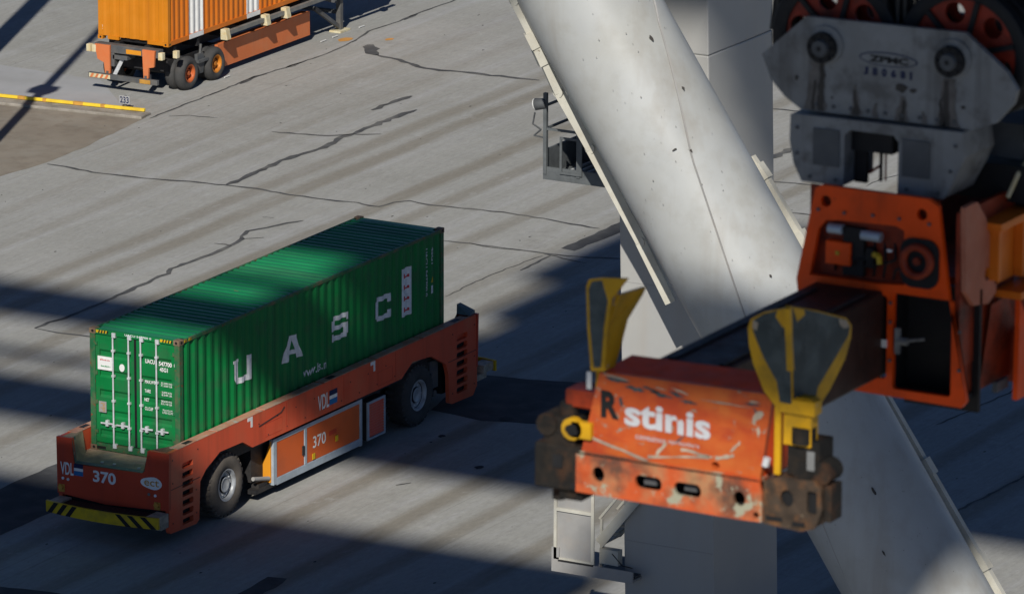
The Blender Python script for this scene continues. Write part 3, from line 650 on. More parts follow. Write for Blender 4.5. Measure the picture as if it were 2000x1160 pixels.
# ------------------------------------------------------------------ red transport vehicle
def transporter():
    t = thing('transport_vehicle', 'low red driverless vehicle number 370 carrying the green container', 'vehicle', (6.2, 0, 0))
    YS = 1.5
    outl = [(-.95, .38), (-.9, .33), (.22, .28), (.34, .36), (.40, 1.25), (.65, 1.47), (1.28, 1.74), (2.28, 1.72), (2.71, 1.485), (9.63, 1.475), (10.17, 1.77), (11.09, 1.69), (11.80, 1.32), (11.92, 1.02), (11.96, .30), (12.1, .24), (13.14, .21), (13.34, .42), (13.34, 2.19), (13.30, 2.235), (-.90, 2.245), (-.95, 2.20)]
    sl = [rrect(-.37, .09, 1.80-.222*k-.07, 1.80-.222*k+.07, .03, 3) for k in range(7)]
    sl += [rrect(12.33, 12.86, 1.84-.222*k-.075, 1.84-.222*k+.075, .05, 3) for k in range(7)]
    for s in (-1, 1):
        mb = MB(); plate(mb, outl, sl, 1, s*YS, s*(YS-.10)); mb.build('side_panel', 'agv_red', t)
        mb = MB(); mb.box(-.85, .34, s*1.38, s*1.36, .35, 2.1); mb.box(12.1, 13.2, s*1.38, s*1.36, .35, 2.1)
        for k in range(7): mb.box(-.38, .10, s*1.39, s*1.38, 1.80-.222*k-.02, 1.80-.222*k+.01)
        mb.build('louvre_shade_backing', 'black', t, split=True)  # black sheets paint the shaded inside behind the slots
        mb = MB(); mb.box(-.3, 12.95, s*(YS-.103), s*1.262, 1.74, 2.243); mb.build('guide_rail', 'agv_red', t)
        for a, b in ((-.55, 1.1), (1.16, 3.2), (3.26, 5.9), (5.98, 8.4), (8.46, 10.6), (10.66, 12.9)):
            mb = MB(); mb.box(a, b, s*(YS+.004), s*1.255, 2.247, 2.263); mb.build('rail_cap', 'rail_top', t, bevel=.006)
        for a in (-.15, 6.3, 12.3):
            mb = MB(); mb.box(a, a+.30, s*(YS-.04), s*1.33, 2.264, 2.27); mb.build('rail_pocket', 'dark', t)
        for x in (2.5, 8.15):
            mb = MB(); mb.box(x, x+.22, s*(YS+.001), s*(YS+.006), 2.15, 2.235); mb.box(x+.14, x+.22, s*(YS+.001), s*(YS+.006), 1.98, 2.149); mb.build('position_mark', 'white', t)
        for x0, x1, z in ((-.95, .42, 1.36), (11.9, 13.34, 1.34)):
            mb = MB(); mb.box(x0+.01, x1-.03, s*(YS+.001), s*(YS+.004), z-.008, z+.008); mb.build('panel_seam', 'dark', t)
        mb = MB()
        for k in range(26): x = .9+k*.42; mb.cyl((x, s*YS, 1.98 if k % 2 else 1.62), (x, s*(YS+.010), 1.98 if k % 2 else 1.62), .016, n=6) if 2.9 < x < 9.4 else None
        for x, z in ((-.80, 2.05), (-.80, 1.5), (-.80, .55), (.22, .55), (.22, 1.1), (.30, 2.05), (12.12, 2.0), (12.12, .5), (13.2, .5), (13.2, 1.2), (13.2, 2.0)): mb.cyl((x, s*YS, z), (x, s*(YS+.010), z), .018, n=6)
        mb.build('panel_bolt', 'dark', t, split=True)
        for x0, x1, z0, z1 in ((3.3, 4.05, 1.58, 1.9), (8.5, 9.2, 1.56, 1.9)):
            for a in ((x0, x1, z0, z0+.012), (x0, x1, z1, z1+.012), (x0, x0+.012, z0+.013, z1-.001), (x1-.012, x1, z0+.013, z1-.001)):
                mb = MB(); mb.box(a[0], a[1], s*(YS+.001), s*(YS+.003), a[2], a[3]); mb.build('hatch_gap', 'agv_front', t)
        for x in (4.25, 6.9, 9.35):
            mb = MB(); mb.box(x-.008, x+.008, s*(YS+.001), s*(YS+.004), 1.5, 2.2); mb.build('panel_seam', 'agv_front', t)
        mb = MB(); mb.path([(3.0, s*(YS+.006), 1.92), (4.0, s*(YS+.006), 2.02), (4.15, s*(YS+.006), 2.12)], .012, 5); mb.build('edge_trim', 'dark', t)
    # front and rear panels with the open bay in the middle
    for xa, xb, d in ((-.98, -.88, -1), (13.30, 13.38, 1)):
        o = [(1.52, .90), (1.535, 2.245), (1.12, 2.25), (1.06, 1.66), (.98, 1.645), (-.78, 1.69), (-.86, 1.74), (-.95, 2.25), (-1.525, 2.25), (-1.50, .885), (.2, .80)]
        mb = MB(); plate(mb, o, [], 0, xa, xb); mb.build('end_panel', 'agv_front', t, bevel=.012)
        q = xa if d < 0 else xb; i = -d
        mb = MB()
        mb.add([(q+i*.03, 1.06, 1.655), (q+i*.03, -.80, 1.69), (q+i*.60, -.95, 1.735), (q+i*.60, 1.12, 1.735)], [(0, 1, 2, 3)])
        mb.add([(q+i*.03, 1.125, 2.25), (q+i*.03, 1.06, 1.655), (q+i*.60, 1.12, 1.735), (q+i*.70, 1.262, 2.245)], [(0, 1, 2, 3)])
        mb.add([(q+i*.03, -.95, 2.25), (q+i*.03, -.80, 1.69), (q+i*.60, -.95, 1.735), (q+i*.70, -1.262, 2.245)], [(0, 1, 2, 3)])
        mb.add([(q+i*.03, 1.40, 2.249), (q+i*.03, 1.125, 2.2495), (q+i*.70, 1.262, 2.2455), (q+i*.70, 1.40, 2.2455)], [(0, 1, 2, 3)])
        mb.build('bay_lining', 'deck', t)
        mb = MB(); mb.poly([(q+i*.025, 1.055, 1.66), (q+i*.025, -.80, 1.694), (q+i*.16, -.84, 1.712), (q+i*.16, 1.068, 1.682)]); mb.poly([(q+i*.02, 1.12, 2.254), (q+i*.02, 1.05, 1.662), (q+i*.12, 1.064, 1.678), (q+i*.22, 1.155, 2.254)]); mb.build('bay_edge', 'teal', t)
    mb = MB(); mb.add([(13.02, -1.10, 2.26), (13.30, -1.10, 2.26), (13.30, -1.46, 2.26), (13.02, -1.46, 2.26), (13.12, -1.05, 2.48), (13.30, -1.05, 2.48), (13.30, -1.46, 2.34), (13.20, -1.46, 2.34)], [(0, 3, 2, 1), (4, 5, 6, 7), (0, 1, 5, 4), (1, 2, 6, 5), (2, 3, 7, 6), (3, 0, 4, 7)]); mb.build('guide_horn', 'teal', t)
    mb = MB(); mb.add([(13.02, 1.10, 2.26), (13.30, 1.10, 2.26), (13.30, 1.46, 2.26), (13.02, 1.46, 2.26), (13.12, 1.05, 2.48), (13.30, 1.05, 2.48), (13.30, 1.46, 2.34), (13.20, 1.46, 2.34)], [(0, 3, 2, 1), (4, 5, 6, 7), (0, 1, 5, 4), (1, 2, 6, 5), (2, 3, 7, 6), (3, 0, 4, 7)]); mb.build('guide_horn', 'teal', t)
    mb = MB(); mb.box(-.36, 12.75, -1.26, 1.26, 1.60, 1.742); mb.build('deck', 'deck', t)
    mb = MB(); mb.box(.3, 12.1, -.62, .62, .72, 1.598); mb.box(-.85, 13.2, -1.25, 1.25, 1.30, 1.597); mb.box(3.2, 9.2, -1.15, 1.15, .45, 1.299); mb.box(-.86, .25, -1.2, 1.2, .45, 1.299); mb.box(12.1, 13.2, -1.2, 1.2, .45, 1.299)
    for x in (1.82, 10.72): mb.cyl((x, -1.2, .77), (x, 1.2, .77), .13, n=12)
    mb.build('chassis', 'dark', t)
    for s in (-1, 1):
        mb = MB(); mb.box(11.35, 11.75, s*1.30, s*.8, .75, 1.45); mb.cyl((11.55, s*1.33, .62), (11.55, s*.95, .62), .09, n=10); mb.build('air_tank', 'trailer_grey', t)
    # wheels
    for x in (1.82, 10.72):
        for s in (-1, 1):
            w = wheel(t, 'wheel', (x, s*1.35, .775), .752, .52, .385, s, 'tyre' if x < 5 else 'tyre_dark', 'rim', 30)
    # battery box and cooler between the wheels, near side and far side
    for s in (-1, 1):
        y = s*1.42; yi = s*1.20
        mb = MB(); mb.box(3.85, 7.85, yi, s*1.385, .34, 1.36); b = mb.build('battery_box', 'dark', t)
        for a, c in ((3.95, 5.20), (5.33, 7.78)):
            mb = MB(); mb.box(a, c, s*1.386, s*1.405, .42, 1.29); mb.build('battery_panel', 'battery', b, bevel=.01)
        mb = MB(); mb.box(3.78, 3.94, s*1.30, y, .27, 1.385); mb.box(5.21, 5.32, s*1.387, y, .42, 1.29); mb.box(7.79, 7.90, s*1.30, y, .22, 1.385)
        mb.box(3.941, 7.789, s*1.387, y-.002*s, .24, .419); mb.box(3.941, 7.789, s*1.387, y-.002*s, 1.291, 1.385); mb.build('battery_frame', 'silver', b, bevel=.01)
        mb = MB(); mb.box(5.10, 5.18, y-s*.01, y+s*.02, .68, .90); mb.build('door_handle', 'dark', b)
        mb = MB(); mb.prism([(s*1.36, .34), (s*1.36, 1.35), (s*1.22, .95), (s*.98, .60), (s*.70, .52), (s*.70, .34)], 0, 3.74, 3.78); mb.build('battery_end_plate', 'amber', b)
        for x, z in ((5.55, .34), (6.62, .52)):
            mb = MB(); mb.box(x, x+.12, y-.0*s, y+s*.012, z+.12, z+.26); mb.build('fastener', 'yellow', b)
        mb = MB(); mb.box(6.35, 6.7, s*1.405, s*1.409, .84, .95); mb.build('faint_sticker', 'agv_front', b)
        mb = MB(); mb.cyl((3.05, s*1.30, .60), (3.72, s*1.32, .45), .05, n=12); mb.build('sensor_tube', 'platform_light', t)
        mb = MB(); mb.box(3.1, 7.8, s*1.34, s*1.1, .20, .30); mb.box(3.3, 3.7, s*1.3, s*1.1, .3, .4); mb.build('lower_beam', 'dark', t)
        mb = MB(); mb.box(8.15, 9.0, s*1.15, s*1.385, .27, 1.22); c = mb.build('cooler', 'dark', t)
        mb = MB(); mb.box(8.15, 8.23, s*1.386, y, .27, 1.22); mb.box(8.94, 9.0, s*1.386, y, .27, 1.22); mb.box(8.231, 8.939, s*1.386, y-s*.003, 1.16, 1.22); mb.box(8.231, 8.939, s*1.386, y-s*.003, .27, .32); mb.build('cooler_frame', 'silver', c)
        mb = MB()
        for k in range(12):
            z = .33+k*.069; mb.add([(8.232, s*1.40, z), (8.938, s*1.40, z), (8.938, s*1.418, z+.015), (8.232, s*1.418, z+.015), (8.938, s*1.388, z+.062), (8.232, s*1.388, z+.062)], [(0, 1, 2, 3), (3, 2, 4, 5)])
        mb.build('cooler_slat', 'agv_red', c, split=True)
    # bumpers, curved, with hazard stripes
    def bumper(x0, bulge, d):
        n = 10; y0, y1 = 1.44, -1.60; z0, z1 = .62, .885
        fx = lambda k: x0+d*bulge*(1-(2*k-1)**2); pts = [(fx(i/n), y0+(y1-y0)*i/n) for i in range(n+1)]
        mb = MB()
        for (xa, ya), (xb, yb) in zip(pts[:-1], pts[1:]):
            mb.add([(xa, ya, z0), (xb, yb, z0), (xb, yb, z1), (xa, ya, z1), (xa-d*.07, ya, z0), (xb-d*.07, yb, z0), (xb-d*.07, yb, z1), (xa-d*.07, ya, z1)], [(0, 1, 2, 3), (3, 2, 6, 7), (0, 4, 5, 1), (4, 7, 6, 5)])
        for k in (0, n): x, y = pts[k]; mb.add([(x, y, z0), (x, y, z1), (x-d*.07, y, z1), (x-d*.07, y, z0)], [(0, 1, 2, 3)])
        b = mb.build('bumper', 'yellow', t)
        def stripe(k0, kw, sl):
            def P(k, z): return (fx(k)+d*.004, y0+(y1-y0)*k, z)
            m2 = MB(); m2.poly([P(k0, z0), P(k0+kw, z0), P(k0+kw+sl, z1), P(k0+sl, z1)]); m2.build('hazard_stripe', 'black', b)
        for k in (.015, .105, .195): stripe(k, .045, .07)
        for k in (.74, .84, .945): stripe(k, .045, -.09)
        mb = MB()
        for y in (1.25, -1.38): mb.box(x0-d*.06, x0-d*.55, y-.16, y+.16, .66, .86); mb.box(x0-d*.3, x0-d*.9, y-.1, y+.1, .5, .65)
        mb.build('bumper_arm', 'scrape', t, split=True)
        mb = MB(); mb.box(x0-d*.10, x0-d*.5, -1.2, 1.1, .60, .82); mb.build('bumper_cavity_shade', 'black', t)  # solid black box standing in for the shaded gap
    bumper(-1.60, .17, -1); bumper(14.15, .17, 1)
    # writing
    F = lambda y0, z0: (lambda u, v: (-.985, y0-u, z0+v))
    mb = MB(); text_on(mb, '370', .62, .28, F(.54, 1.30), bold=.03); mb.build('number', 'white', t)
    mb = MB(); text_on(mb, '370', .60, .29, lambda u, v: (5.60+u, -1.412, .72+v), bold=.015); mb.build('number', 'white', t)
    def logo(fn):
        mb = MB(); text_on(mb, 'VDL', .36, .30, fn, bold=.02); mb.build('maker_logo', 'white', t)
        for m, z0, z1 in (('navy', .20, .30), ('white', .13, .20), ('blue_text', .02, .13)):
            mb = MB(); mb.poly([fn(.37, z0), fn(.62, z0), fn(.62, z1), fn(.37, z1)]); mb.build('logo_stripe', m, t)
    logo(F(1.43, 1.36))
    logo(lambda u, v: (5.68+u*1.45, -1.507, 1.62+v*1.25))
    mb = MB(); mb.poly([(-.984, -1.04-.29*c, 1.49+.145*s*(1+.12*math.sin(3*c))) for c, s in circ(0, 0, 1, n=24)]); mb.build('operator_badge', 'white', t)
    mb = MB(); text_on(mb, 'ect', .40, .15, F(-.85, 1.42), bold=.01); mb.build('operator_lettering', 'rust', t)
    for y, z, m in ((1.36, 1.27, 'white_worn'), (1.22, 1.26, 'white_worn'), (-.98, 1.22, 'teal'), (-1.15, 1.21, 'white_worn')):
        mb = MB(); mb.cyl((-.985, y, z), (-1.0, y, z), .035, n=12); mb.build('marker_light', m, t)
    for y, z in ((1.40, 1.06), (-1.20, 1.0)):
        mb = MB(); mb.cyl((-.98, y, z), (-1.06, y, z), .06, n=10); mb.box(-.99, -.982, y-.08, y+.08, z-.12, z+.06); mb.build('towing_eye', 'rust', t)
    for y in (.45, .12, -.55):
        mb = MB(); mb.cyl((-.72, y, 1.70), (-.72, y, 1.725), .04, n=8); mb.build('bolt', 'galv', t)
    mb = MB()
    for k in range(7): mb.box(-.86+random.uniform(-.02, .02), -.80, .36-k*.11, .36-k*.11-.07, 1.668+k*.002, 1.684+k*.002)
    mb.build('scraped_print', 'galv', t)
transporter()

# ------------------------------------------------------------------ road trailer
def trailer():
    t = thing('road_trailer', 'orange two axle road trailer carrying the orange container', 'trailer', (44, 23.98, 0))
    mb = MB(); 
    for y in (23.45, 24.51): mb.box(37.7, 50.2, y-.09, y+.09, .95, 1.44)
    for x in (38.2, 39.5, 41.0, 42.5, 44, 45.5, 47, 48.5): mb.box(x, x+.15, 22.85, 25.1, 1.15, 1.38)
    for x in (38.72, 40.22): mb.cyl((x, 22.95, .5), (x, 25.0, .5), .10, n=10)
    mb.box(38.1, 40.9, 23.0, 24.96, .62, .95); mb.build('chassis', 'dark', t)
    mb = MB(); mb.box(37.45, 37.72, 22.9, 25.15, 1.16, 1.40); mb.build('rear_crossmember', 'trailer_grey', t, bevel=.01)
    mb = MB(); mb.prism([(25.07, 1.39), (24.55, 1.39), (24.55, .54), (24.72, .54), (24.76, .86), (24.98, .95)], 0, 37.36, 37.44); mb.build('rear_upright', 'trailer', t, bevel=.006)
    mb = MB(); mb.prism([(23.42, 1.39), (22.98, 1.39), (23.02, .90), (23.20, .86), (23.22, .54), (23.38, .54)], 0, 37.36, 37.44); mb.build('rear_upright', 'trailer', t, bevel=.006)
    mb = MB(); mb.box(37.46, 37.9, 24.45, 24.56, .75, 1.38); mb.box(37.46, 37.9, 24.0, 24.5, .98, 1.1); mb.build('rear_bracket', 'trailer_grey', t)
    mb = MB(); mb.box(37.22, 37.34, 22.82, 25.22, .40, .55); mb.build('underrun_bar', 'trailer_grey', t, bevel=.01)
    mb = MB(); mb.box(37.205, 37.218, 24.45, 25.18, .415, .535); mb.mi(1)
    for k in range(4): mb.poly([(37.202, 25.15-k*.17, .415), (37.202, 25.07-k*.17, .415), (37.202, 25.00-k*.17, .535), (37.202, 25.08-k*.17, .535)])
    mb.build('reflector_board', ['cream', 'trailer'], t)
    mb = MB(); mb.box(37.205, 37.218, 23.05, 23.42, .415, .535); mb.build('reflector_board', 'rust', t)
    mb = MB()
    for y in (23.3, 24.63): mb.box(37.345, 37.6, y-.04, y+.04, .42, .62)
    mb.build('underrun_arm', 'trailer_grey', t, split=True)
    mb = MB(); mb.bar((37.6, 24.25, .98), (37.4, 24.42, .50), .05, .10); mb.build('mudflap_stay', 'galv', t)
    mb = MB(); mb.box(37.432, 37.446, 23.50, 24.02, 1.19, 1.32); mb.build('number_plate', 'amber', t)
    for x, y, n in ((37.40, 25.28, 0), (37.40, 25.10, 1), (37.40, 22.78, 1), (37.85, 22.55, 0)):
        mb = MB(); mb.box(x-.06, x+.10, y-.075, y+.075, 1.14, 1.36); mb.build('lamp_box', 'cream', t, bevel=.015)
    for s, yf in ((-1, 22.60), (1, 25.36)):
        for x, rm in ((38.72, 'rim_orange'), (40.22, 'rim_amber')):
            wheel(t, 'wheel', (x, yf, .50), .505, .30, .27, s, 'tyre_dark', rm, 0, .14)
            wheel(t, 'inner_wheel', (x, yf-s*.34, .50), .50, .28, .27, s, 'tyre_dark', 'rim_orange', 0, .1)
    mb = MB(); mb.prism([(39.28, .95), (39.62, .95), (39.70, .72), (39.60, .35), (39.38, .35), (39.30, .60)], 1, 22.80, 22.70); mb.cyl((39.5, 22.75, .9), (39.55, 22.75, 1.22), .04, n=8); mb.box(39.22, 39.78, 22.62, 22.85, .70, .78); mb.build('suspension_bracket', 'trailer_grey', t)
    mb = MB(); mb.box(40.74, 46.1, 22.90, 22.94, .20, .94); mb.box(40.74, 46.1, 22.941, 23.2, .88, .93); mb.build('side_skirt', 'trailer', t, bevel=.006)
    mb = MB(); mb.box(40.8, 50.2, 22.60, 22.72, 1.24, 1.36); mb.build('side_rail', 'rail_grey', t)
    for x in (40.75, 43.05, 44.22, 49.5):
        mb = MB(); mb.prism([(22.50, 1.13), (22.74, 1.13), (22.74, 1.45), (22.56, 1.45)], 0, x-.10, x+.14); mb.build('twistlock_bolster', 'cream', t, bevel=.015)
    mb = MB(); mb.box(47.72, 47.88, 22.78, 22.94, .05, 1.2); mb.box(47.72, 47.88, 25.0, 25.16, .05, 1.2); mb.box(47.72, 47.88, 22.95, 25.0, .55, .65)
    mb.bar((47.8, 22.86, .12), (46.3, 22.86, 1.0), .10, .12); mb.bar((47.8, 22.86, .9), (46.9, 23.5, 1.2), .08); mb.build('landing_leg', 'trailer_grey', t)
    mb = MB(); mb.box(47.5, 48.1, 22.65, 23.05, .004, .06); mb.build('landing_foot', 'cream', t)
    mb = MB()
    for x in (40.5, 46.1, 46.8, 48.4): mb.box(x, x+.3, 22.50, 22.53, .03, .05)
    mb.build('reflector', 'white', t, split=True)
trailer()

# ------------------------------------------------------------------ gantry crane: leg, brace, platforms, and unseen casters added overhead to shade the apron
def crane():
    global SH
    t = thing('gantry_crane', 'pale grey quay crane leg crossed by a thick slanting tube brace', 'crane', (-3, -16.4, 0))
    lean = .0233; XL, XR = -4.5, -1.55
    q = lambda z: [(XL, -17.45+lean*z, z), (XR, -17.45+lean*z, z), (XR, -15.28+lean*z, z), (XL, -15.28+lean*z, z)]
    mb = MB(); zs = [0, 6.1, 14, 17.5]
    for a, b in zip(zs[:-1], zs[1:]): mb.hexa(q(a), q(b-.006))
    mb.build('leg', 'steel_leg', t, bevel=.03)
    mb = MB()
    for z in (3.2, 8.9, 10.6): mb.bar((XL-.003, -15.3+lean*z, z), (XL-.003, -17.43+lean*z, z), .006, .012)
    mb.build('weld_seam', 'platform_light', t)
    # brace
    A, B = Vector((-7.2, -14.8, 17.0)), Vector((-7.2, -26.35, -.3)); ax = (B-A).normalized()
    mb = MB(); n = 20; mb.cyl(A, B, 1.33, 1.39, n=56); tube = mb.build('brace_tube', 'steel', t)
    tz = lambda z: A+(B-A)*((A.z-z)/(A.z-B.z))
    side = ax.cross(Vector((1, 0, 0))).normalized(); fwd = Vector((-1, 0, 0))
    if side.y > 0: side = -side          # side: towards -y, in the frame's plane
    sfc = lambda z, ph, r=1.375: tz(z)+(fwd*math.cos(R(ph))+side*math.sin(R(ph)))*r
    mb = MB()
    tb = ((17.2, 130), (15.5, 102), (14.6, 79), (12.3, 42), (9.3, 14), (6, -15), (0, -70))
    def phs(z):
        for (z0, p0), (z1, p1) in zip(tb[:-1], tb[1:]):
            if z1 <= z <= z0: return p0+(p1-p0)*(z0-z)/(z0-z1)
        return -70
    for i in range(70):
        a, b = 16.8-i*.22, 16.8-(i+1)*.22; mb.bar(sfc(a, phs(a), 1.362), sfc(b, phs(b), 1.362), .035, .02)
    mb.build('weld_seam', 'platform_light', tube)
    mb = MB(); rd = random.Random(11)
    def blot(z, ph, w, l):
        w *= .62; l *= .62
        m = 9; pts = []
        for i in range(m):
            k = 2*math.pi*i/m; e = rd.uniform(.6, 1.25)
            pts.append(sfc(z+math.sin(k)*l*e, ph+math.degrees(math.cos(k)*w*e/1.38), 1.384))
        mb.poly(pts)
    for k in range(260): blot(rd.uniform(1, 16), rd.uniform(-75, 85), rd.uniform(.006, .022), rd.uniform(.006, .03))
    mb.build('paint_fleck', 'fleck', tube, kind='stuff'); mb = MB()
    for z, ph, w, l in ((12.55, 32, .10, .035), (12.4, 44, .05, .05), (9.2, 36, .06, .16), (9.0, 37, .09, .10), (8.65, 40, .05, .2), (14.4, 62, .06, .10), (13.4, 66, .05, .07), (6.9, 24, .07, .13), (5.9, 40, .05, .12), (4.9, 22, .03, .1), (4.1, 10, .05, .03), (3.2, 38, .07, .10), (9.9, 52, .05, .05), (2.6, 62, .05, .12)): blot(z, ph, w, l)
    mb.build('paint_damage', 'stain', tube, split=True)
    # conduits along both flanks of the brace
    def conduit(pts, x, w, clamps):
        mb = MB(); P = [Vector(q) if x is None else Vector((x, q[0], q[1])) for q in pts]
        for a, b in zip(P[:-1], P[1:]): mb.bar(a, b, .14, w)
        for q in P[1:-1]: mb.cyl(q-Vector((.068, 0, 0)), q+Vector((.068, 0, 0)), w*.49, n=12)
        mb.build('cable_duct', 'conduit', tube)
        mb = MB()
        for k in clamps:
            i = min(int(k*(len(P)-1)), len(P)-2); f = k*(len(P)-1)-i; p = P[i].lerp(P[i+1], f); d = (P[i+1]-P[i]).normalized(); mb.bar(p-d*.18, p+d*.18, .22, w+.09)
        mb.build('duct_clamp', 'conduit', tube, split=True)
    conduit([(-8.2, -14.19, 16.17), (-8.0, -14.46, 15.57), (-7.7, -14.87, 14.54), (-7.4, -15.17, 13.59), (-7.0, -15.71, 12.38), (-6.5, -16.63, 10.4), (-6.3, -17.24, 9.13)], None, .23, (.30, .36))
    conduit([(-19.0, 12.4), (-19.4, 11.92), (-20.25, 10.75)], -6.2, .22, (.3, .97))
    conduit([(-20.4, 10.4), (-22.22, 7.6), (-24.74, 4.0), (-27.4, .2)], -6.2, .30, (.20, .22, .45, .62))
    SH = Vector((0, -.38, .20))
    # upper access platform
    mb = MB(); mb.box(-5.2, -5.16, -15.0, -13.2, 10.88, 11.16); mb.box(-5.159, -3.2, -13.24, -13.2, 10.88, 11.52); mb.box(-5.159, -3.2, -15.0, -13.241, 10.90, 10.95); mb.box(-3.2, -3.16, -15.0, -13.2, 10.88, 11.9)
    pf = mb.build('upper_platform', 'grate', t)
    mb = MB()
    for x, y, zt in ((-5.18, -13.25, 12.75), (-3.2, -13.25, 12.6), (-5.18, -14.05, 12.2), (-3.2, -14.3, 12.6)): mb.box(x-.04, x+.04, y-.04, y+.04, 11.0, zt)
    for z in (11.95, 12.45):
        mb.box(-5.20, -5.16, -15.0, -13.29, z, z+.05) if z < 12 else None
        mb.box(-5.1, -3.2, -13.27, -13.23, z, z+.05); mb.box(-3.22, -3.18, -15.0, -13.29, z, z+.05)
    mb.build('railing', 'grate', pf)
    mb = MB()
    for k in range(7): mb.box(-5.1, -3.3, -13.5-k*.2, -13.56-k*.2, 10.951, 10.99)
    mb.build('grating', 'galv', pf)
    mb = MB(); mb.box(-5.21, -5.24, -14.15, -13.62, 11.05, 11.10); mb.box(-5.21, -5.24, -14.15, -13.62, 11.80, 11.85); mb.box(-5.21, -5.24, -13.67, -13.62, 11.101, 11.799); mb.box(-5.21, -5.24, -14.15, -14.10, 11.101, 11.799); mb.build('gate_frame', 'grate', pf)
    mb = MB(); mb.box(-3.6, -3.55, -15.0, -13.25, 10.96, 11.75); mb.build('back_shade_panel', 'hb_dark', pf)  # dark sheet added for the shaded inside of the platform
    mb = MB(); mb.cyl((-5.18, -13.26, 12.52), (-5.2, -13.02, 12.48), .11, .13, n=12); mb.path([(-5.2, -13.0, 12.3), (-5.2, -12.95, 12.05), (-5.2, -13.15, 11.95), (-5.2, -12.98, 11.80), (-5.2, -13.25, 11.78)], .02, 5)
    l = mb.build('floodlight', 'hb_dark', pf)
    mb = MB(); mb.cyl((-5.2, -13.02, 12.48), (-5.202, -13.0, 12.475), .13, n=12); mb.build('lamp_glass', 'lamp', l)
    SH = Vector((0, -.22, .12))
    # lower stair landing
    mb = MB(); mb.box(-4.9, -4.86, -15.42, -13.44, 2.26, 2.52); mb.box(-4.859, -3.4, -13.48, -13.44, 2.26, 2.75); mb.box(-4.859, -3.4, -15.42, -13.481, 2.28, 2.33)
    mb.box(-4.9, -4.86, -13.62, -13.44, 2.521, 2.8)
    pl = mb.build('stair_landing', 'platform_light', t)
    mb = MB(); mb.box(-4.86, -4.82, -14.40, -13.56, 2.54, 4.4); mb.build('gate_panel', 'platform_light', pl)
    mb = MB(); mb.box(-4.90, -4.862, -13.56, -13.49, 2.54, 4.5); mb.box(-4.90, -4.862, -14.47, -14.40, 2.54, 4.5); mb.box(-4.90, -4.862, -14.399, -13.561, 3.62, 3.69); mb.box(-4.90, -4.862, -14.399, -13.561, 2.54, 2.58); mb.build('gate_frame', 'conduit', pl)
    mb = MB(); mb.box(-4.91, -4.88, -14.46, -13.6, 2.50, 2.53); mb.build('gate_gap', 'dark', pl)
    mb = MB()
    mb.bar((-4.6, -14.45, 2.95), (-4.6, -15.9, 4.75), .06, .22); mb.bar((-3.8, -14.45, 2.95), (-3.8, -15.9, 4.75), .06, .20)
    for k in range(9): y = -14.5-k*.16; z = 2.95+k*.2; mb.box(-4.56, -3.84, y-.10, y+.08, z, z+.03)
    mb.bar((-4.6, -14.45, 3.5), (-4.6, -15.9, 5.3), .05, .05); mb.bar((-3.8, -14.45, 3.5), (-3.8, -15.9, 5.3), .05, .05); mb.bar((-4.6, -14.5, 2.4), (-4.6, -14.5, 3.5), .05)
    mb.build('stair', 'conduit', pl)
    mb = MB(); mb.box(-4.7, -4.5, -14.95, -14.5, 2.53, 2.86); mb.build('junction_box', 'conduit', pl)
    mb = MB(); mb.box(-4.75, -3.6, -15.4, -14.46, 2.34, 2.38); mb.build('landing_floor', 'hb_dark', pl)
    mb = MB(); mb.path([(-4.87, -14.9, 2.85), (-4.87, -15.15, 2.62), (-4.87, -15.4, 2.6)], .012, 5); mb.build('cable', 'black', pl)
    SH = Vector((0, 0, 0))
    # unseen casters added above the camera, each shaped by where its shadow lands
    ka, kb = math.cos(AZ)/math.tan(EL), math.sin(AZ)/math.tan(EL)
    def overhead(name, X0, X1, Y0, Y1, H, th=1.0):
        H += 18
        mb = MB(); mb.box(X0-ka*H, X1-ka*(H+th), Y0-kb*H, Y1-kb*(H+th), H, H+th); mb.build(name, 'steel', t)
    for a in OVERHEAD: overhead(*a)
OVERHEAD = [  # unseen slabs cut to the shadow outlines on apron, leg and brace
    ('shade_slab_wide', -16, 2.45, -11.6, 30, 50, 1.0),
    ('shade_slab_outer', -16, 4.8, -22.2, -13.0, 52, .5),
    ('shade_slab_outer', 8.6, 14.3, -27, -13.6, 53, .3),
    ('shade_girder', 6.95, 9.95, -7.1, 3.2, 50, .6),
    ('shade_girder', 6.3, 9.95, 3.0, 30, 51, .6),
    ('shade_filler', 17.4, 18.7, .5, 3.7, 51, .3),
    ('shade_strip', 11.1, 11.95, -2, 30, 51.2, .2),
    ('shade_girder', 14.4, 17.55, -2, 30, 50, .6),
    ('shade_slab_side', 9.9, 11.9, -6.95, 1.55, 52, .3),
    ('shade_slab_side', 11.85, 12.75, -6.95, .6, 53, .2),
    ('shade_slab_side', 12.6, 14.4, -6.95, 1.55, 54, .2),
    ('shade_slab_side', 14.3, 33, -6.95, 1.55, 52, .5),
    ('shade_slab_side', 20.2, 33, 1.3, 2.5, 53, .5),
    ('shade_slab_side', 24.2, 33, 2.4, 3.6, 54, .5),
    ('shade_slab_stepped', 12.0, 34, -27, -11.5, 55, .5),
    ('shade_slab_stepped', 12.6, 34, -11.7, -10.9, 55.8, .4),
    ('shade_slab_stepped', 13.4, 34, -11.0, -10.2, 56.4, .4),
    ('shade_slab_stepped', 14.4, 34, -10.4, -6.9, 57, .4),
]
crane()

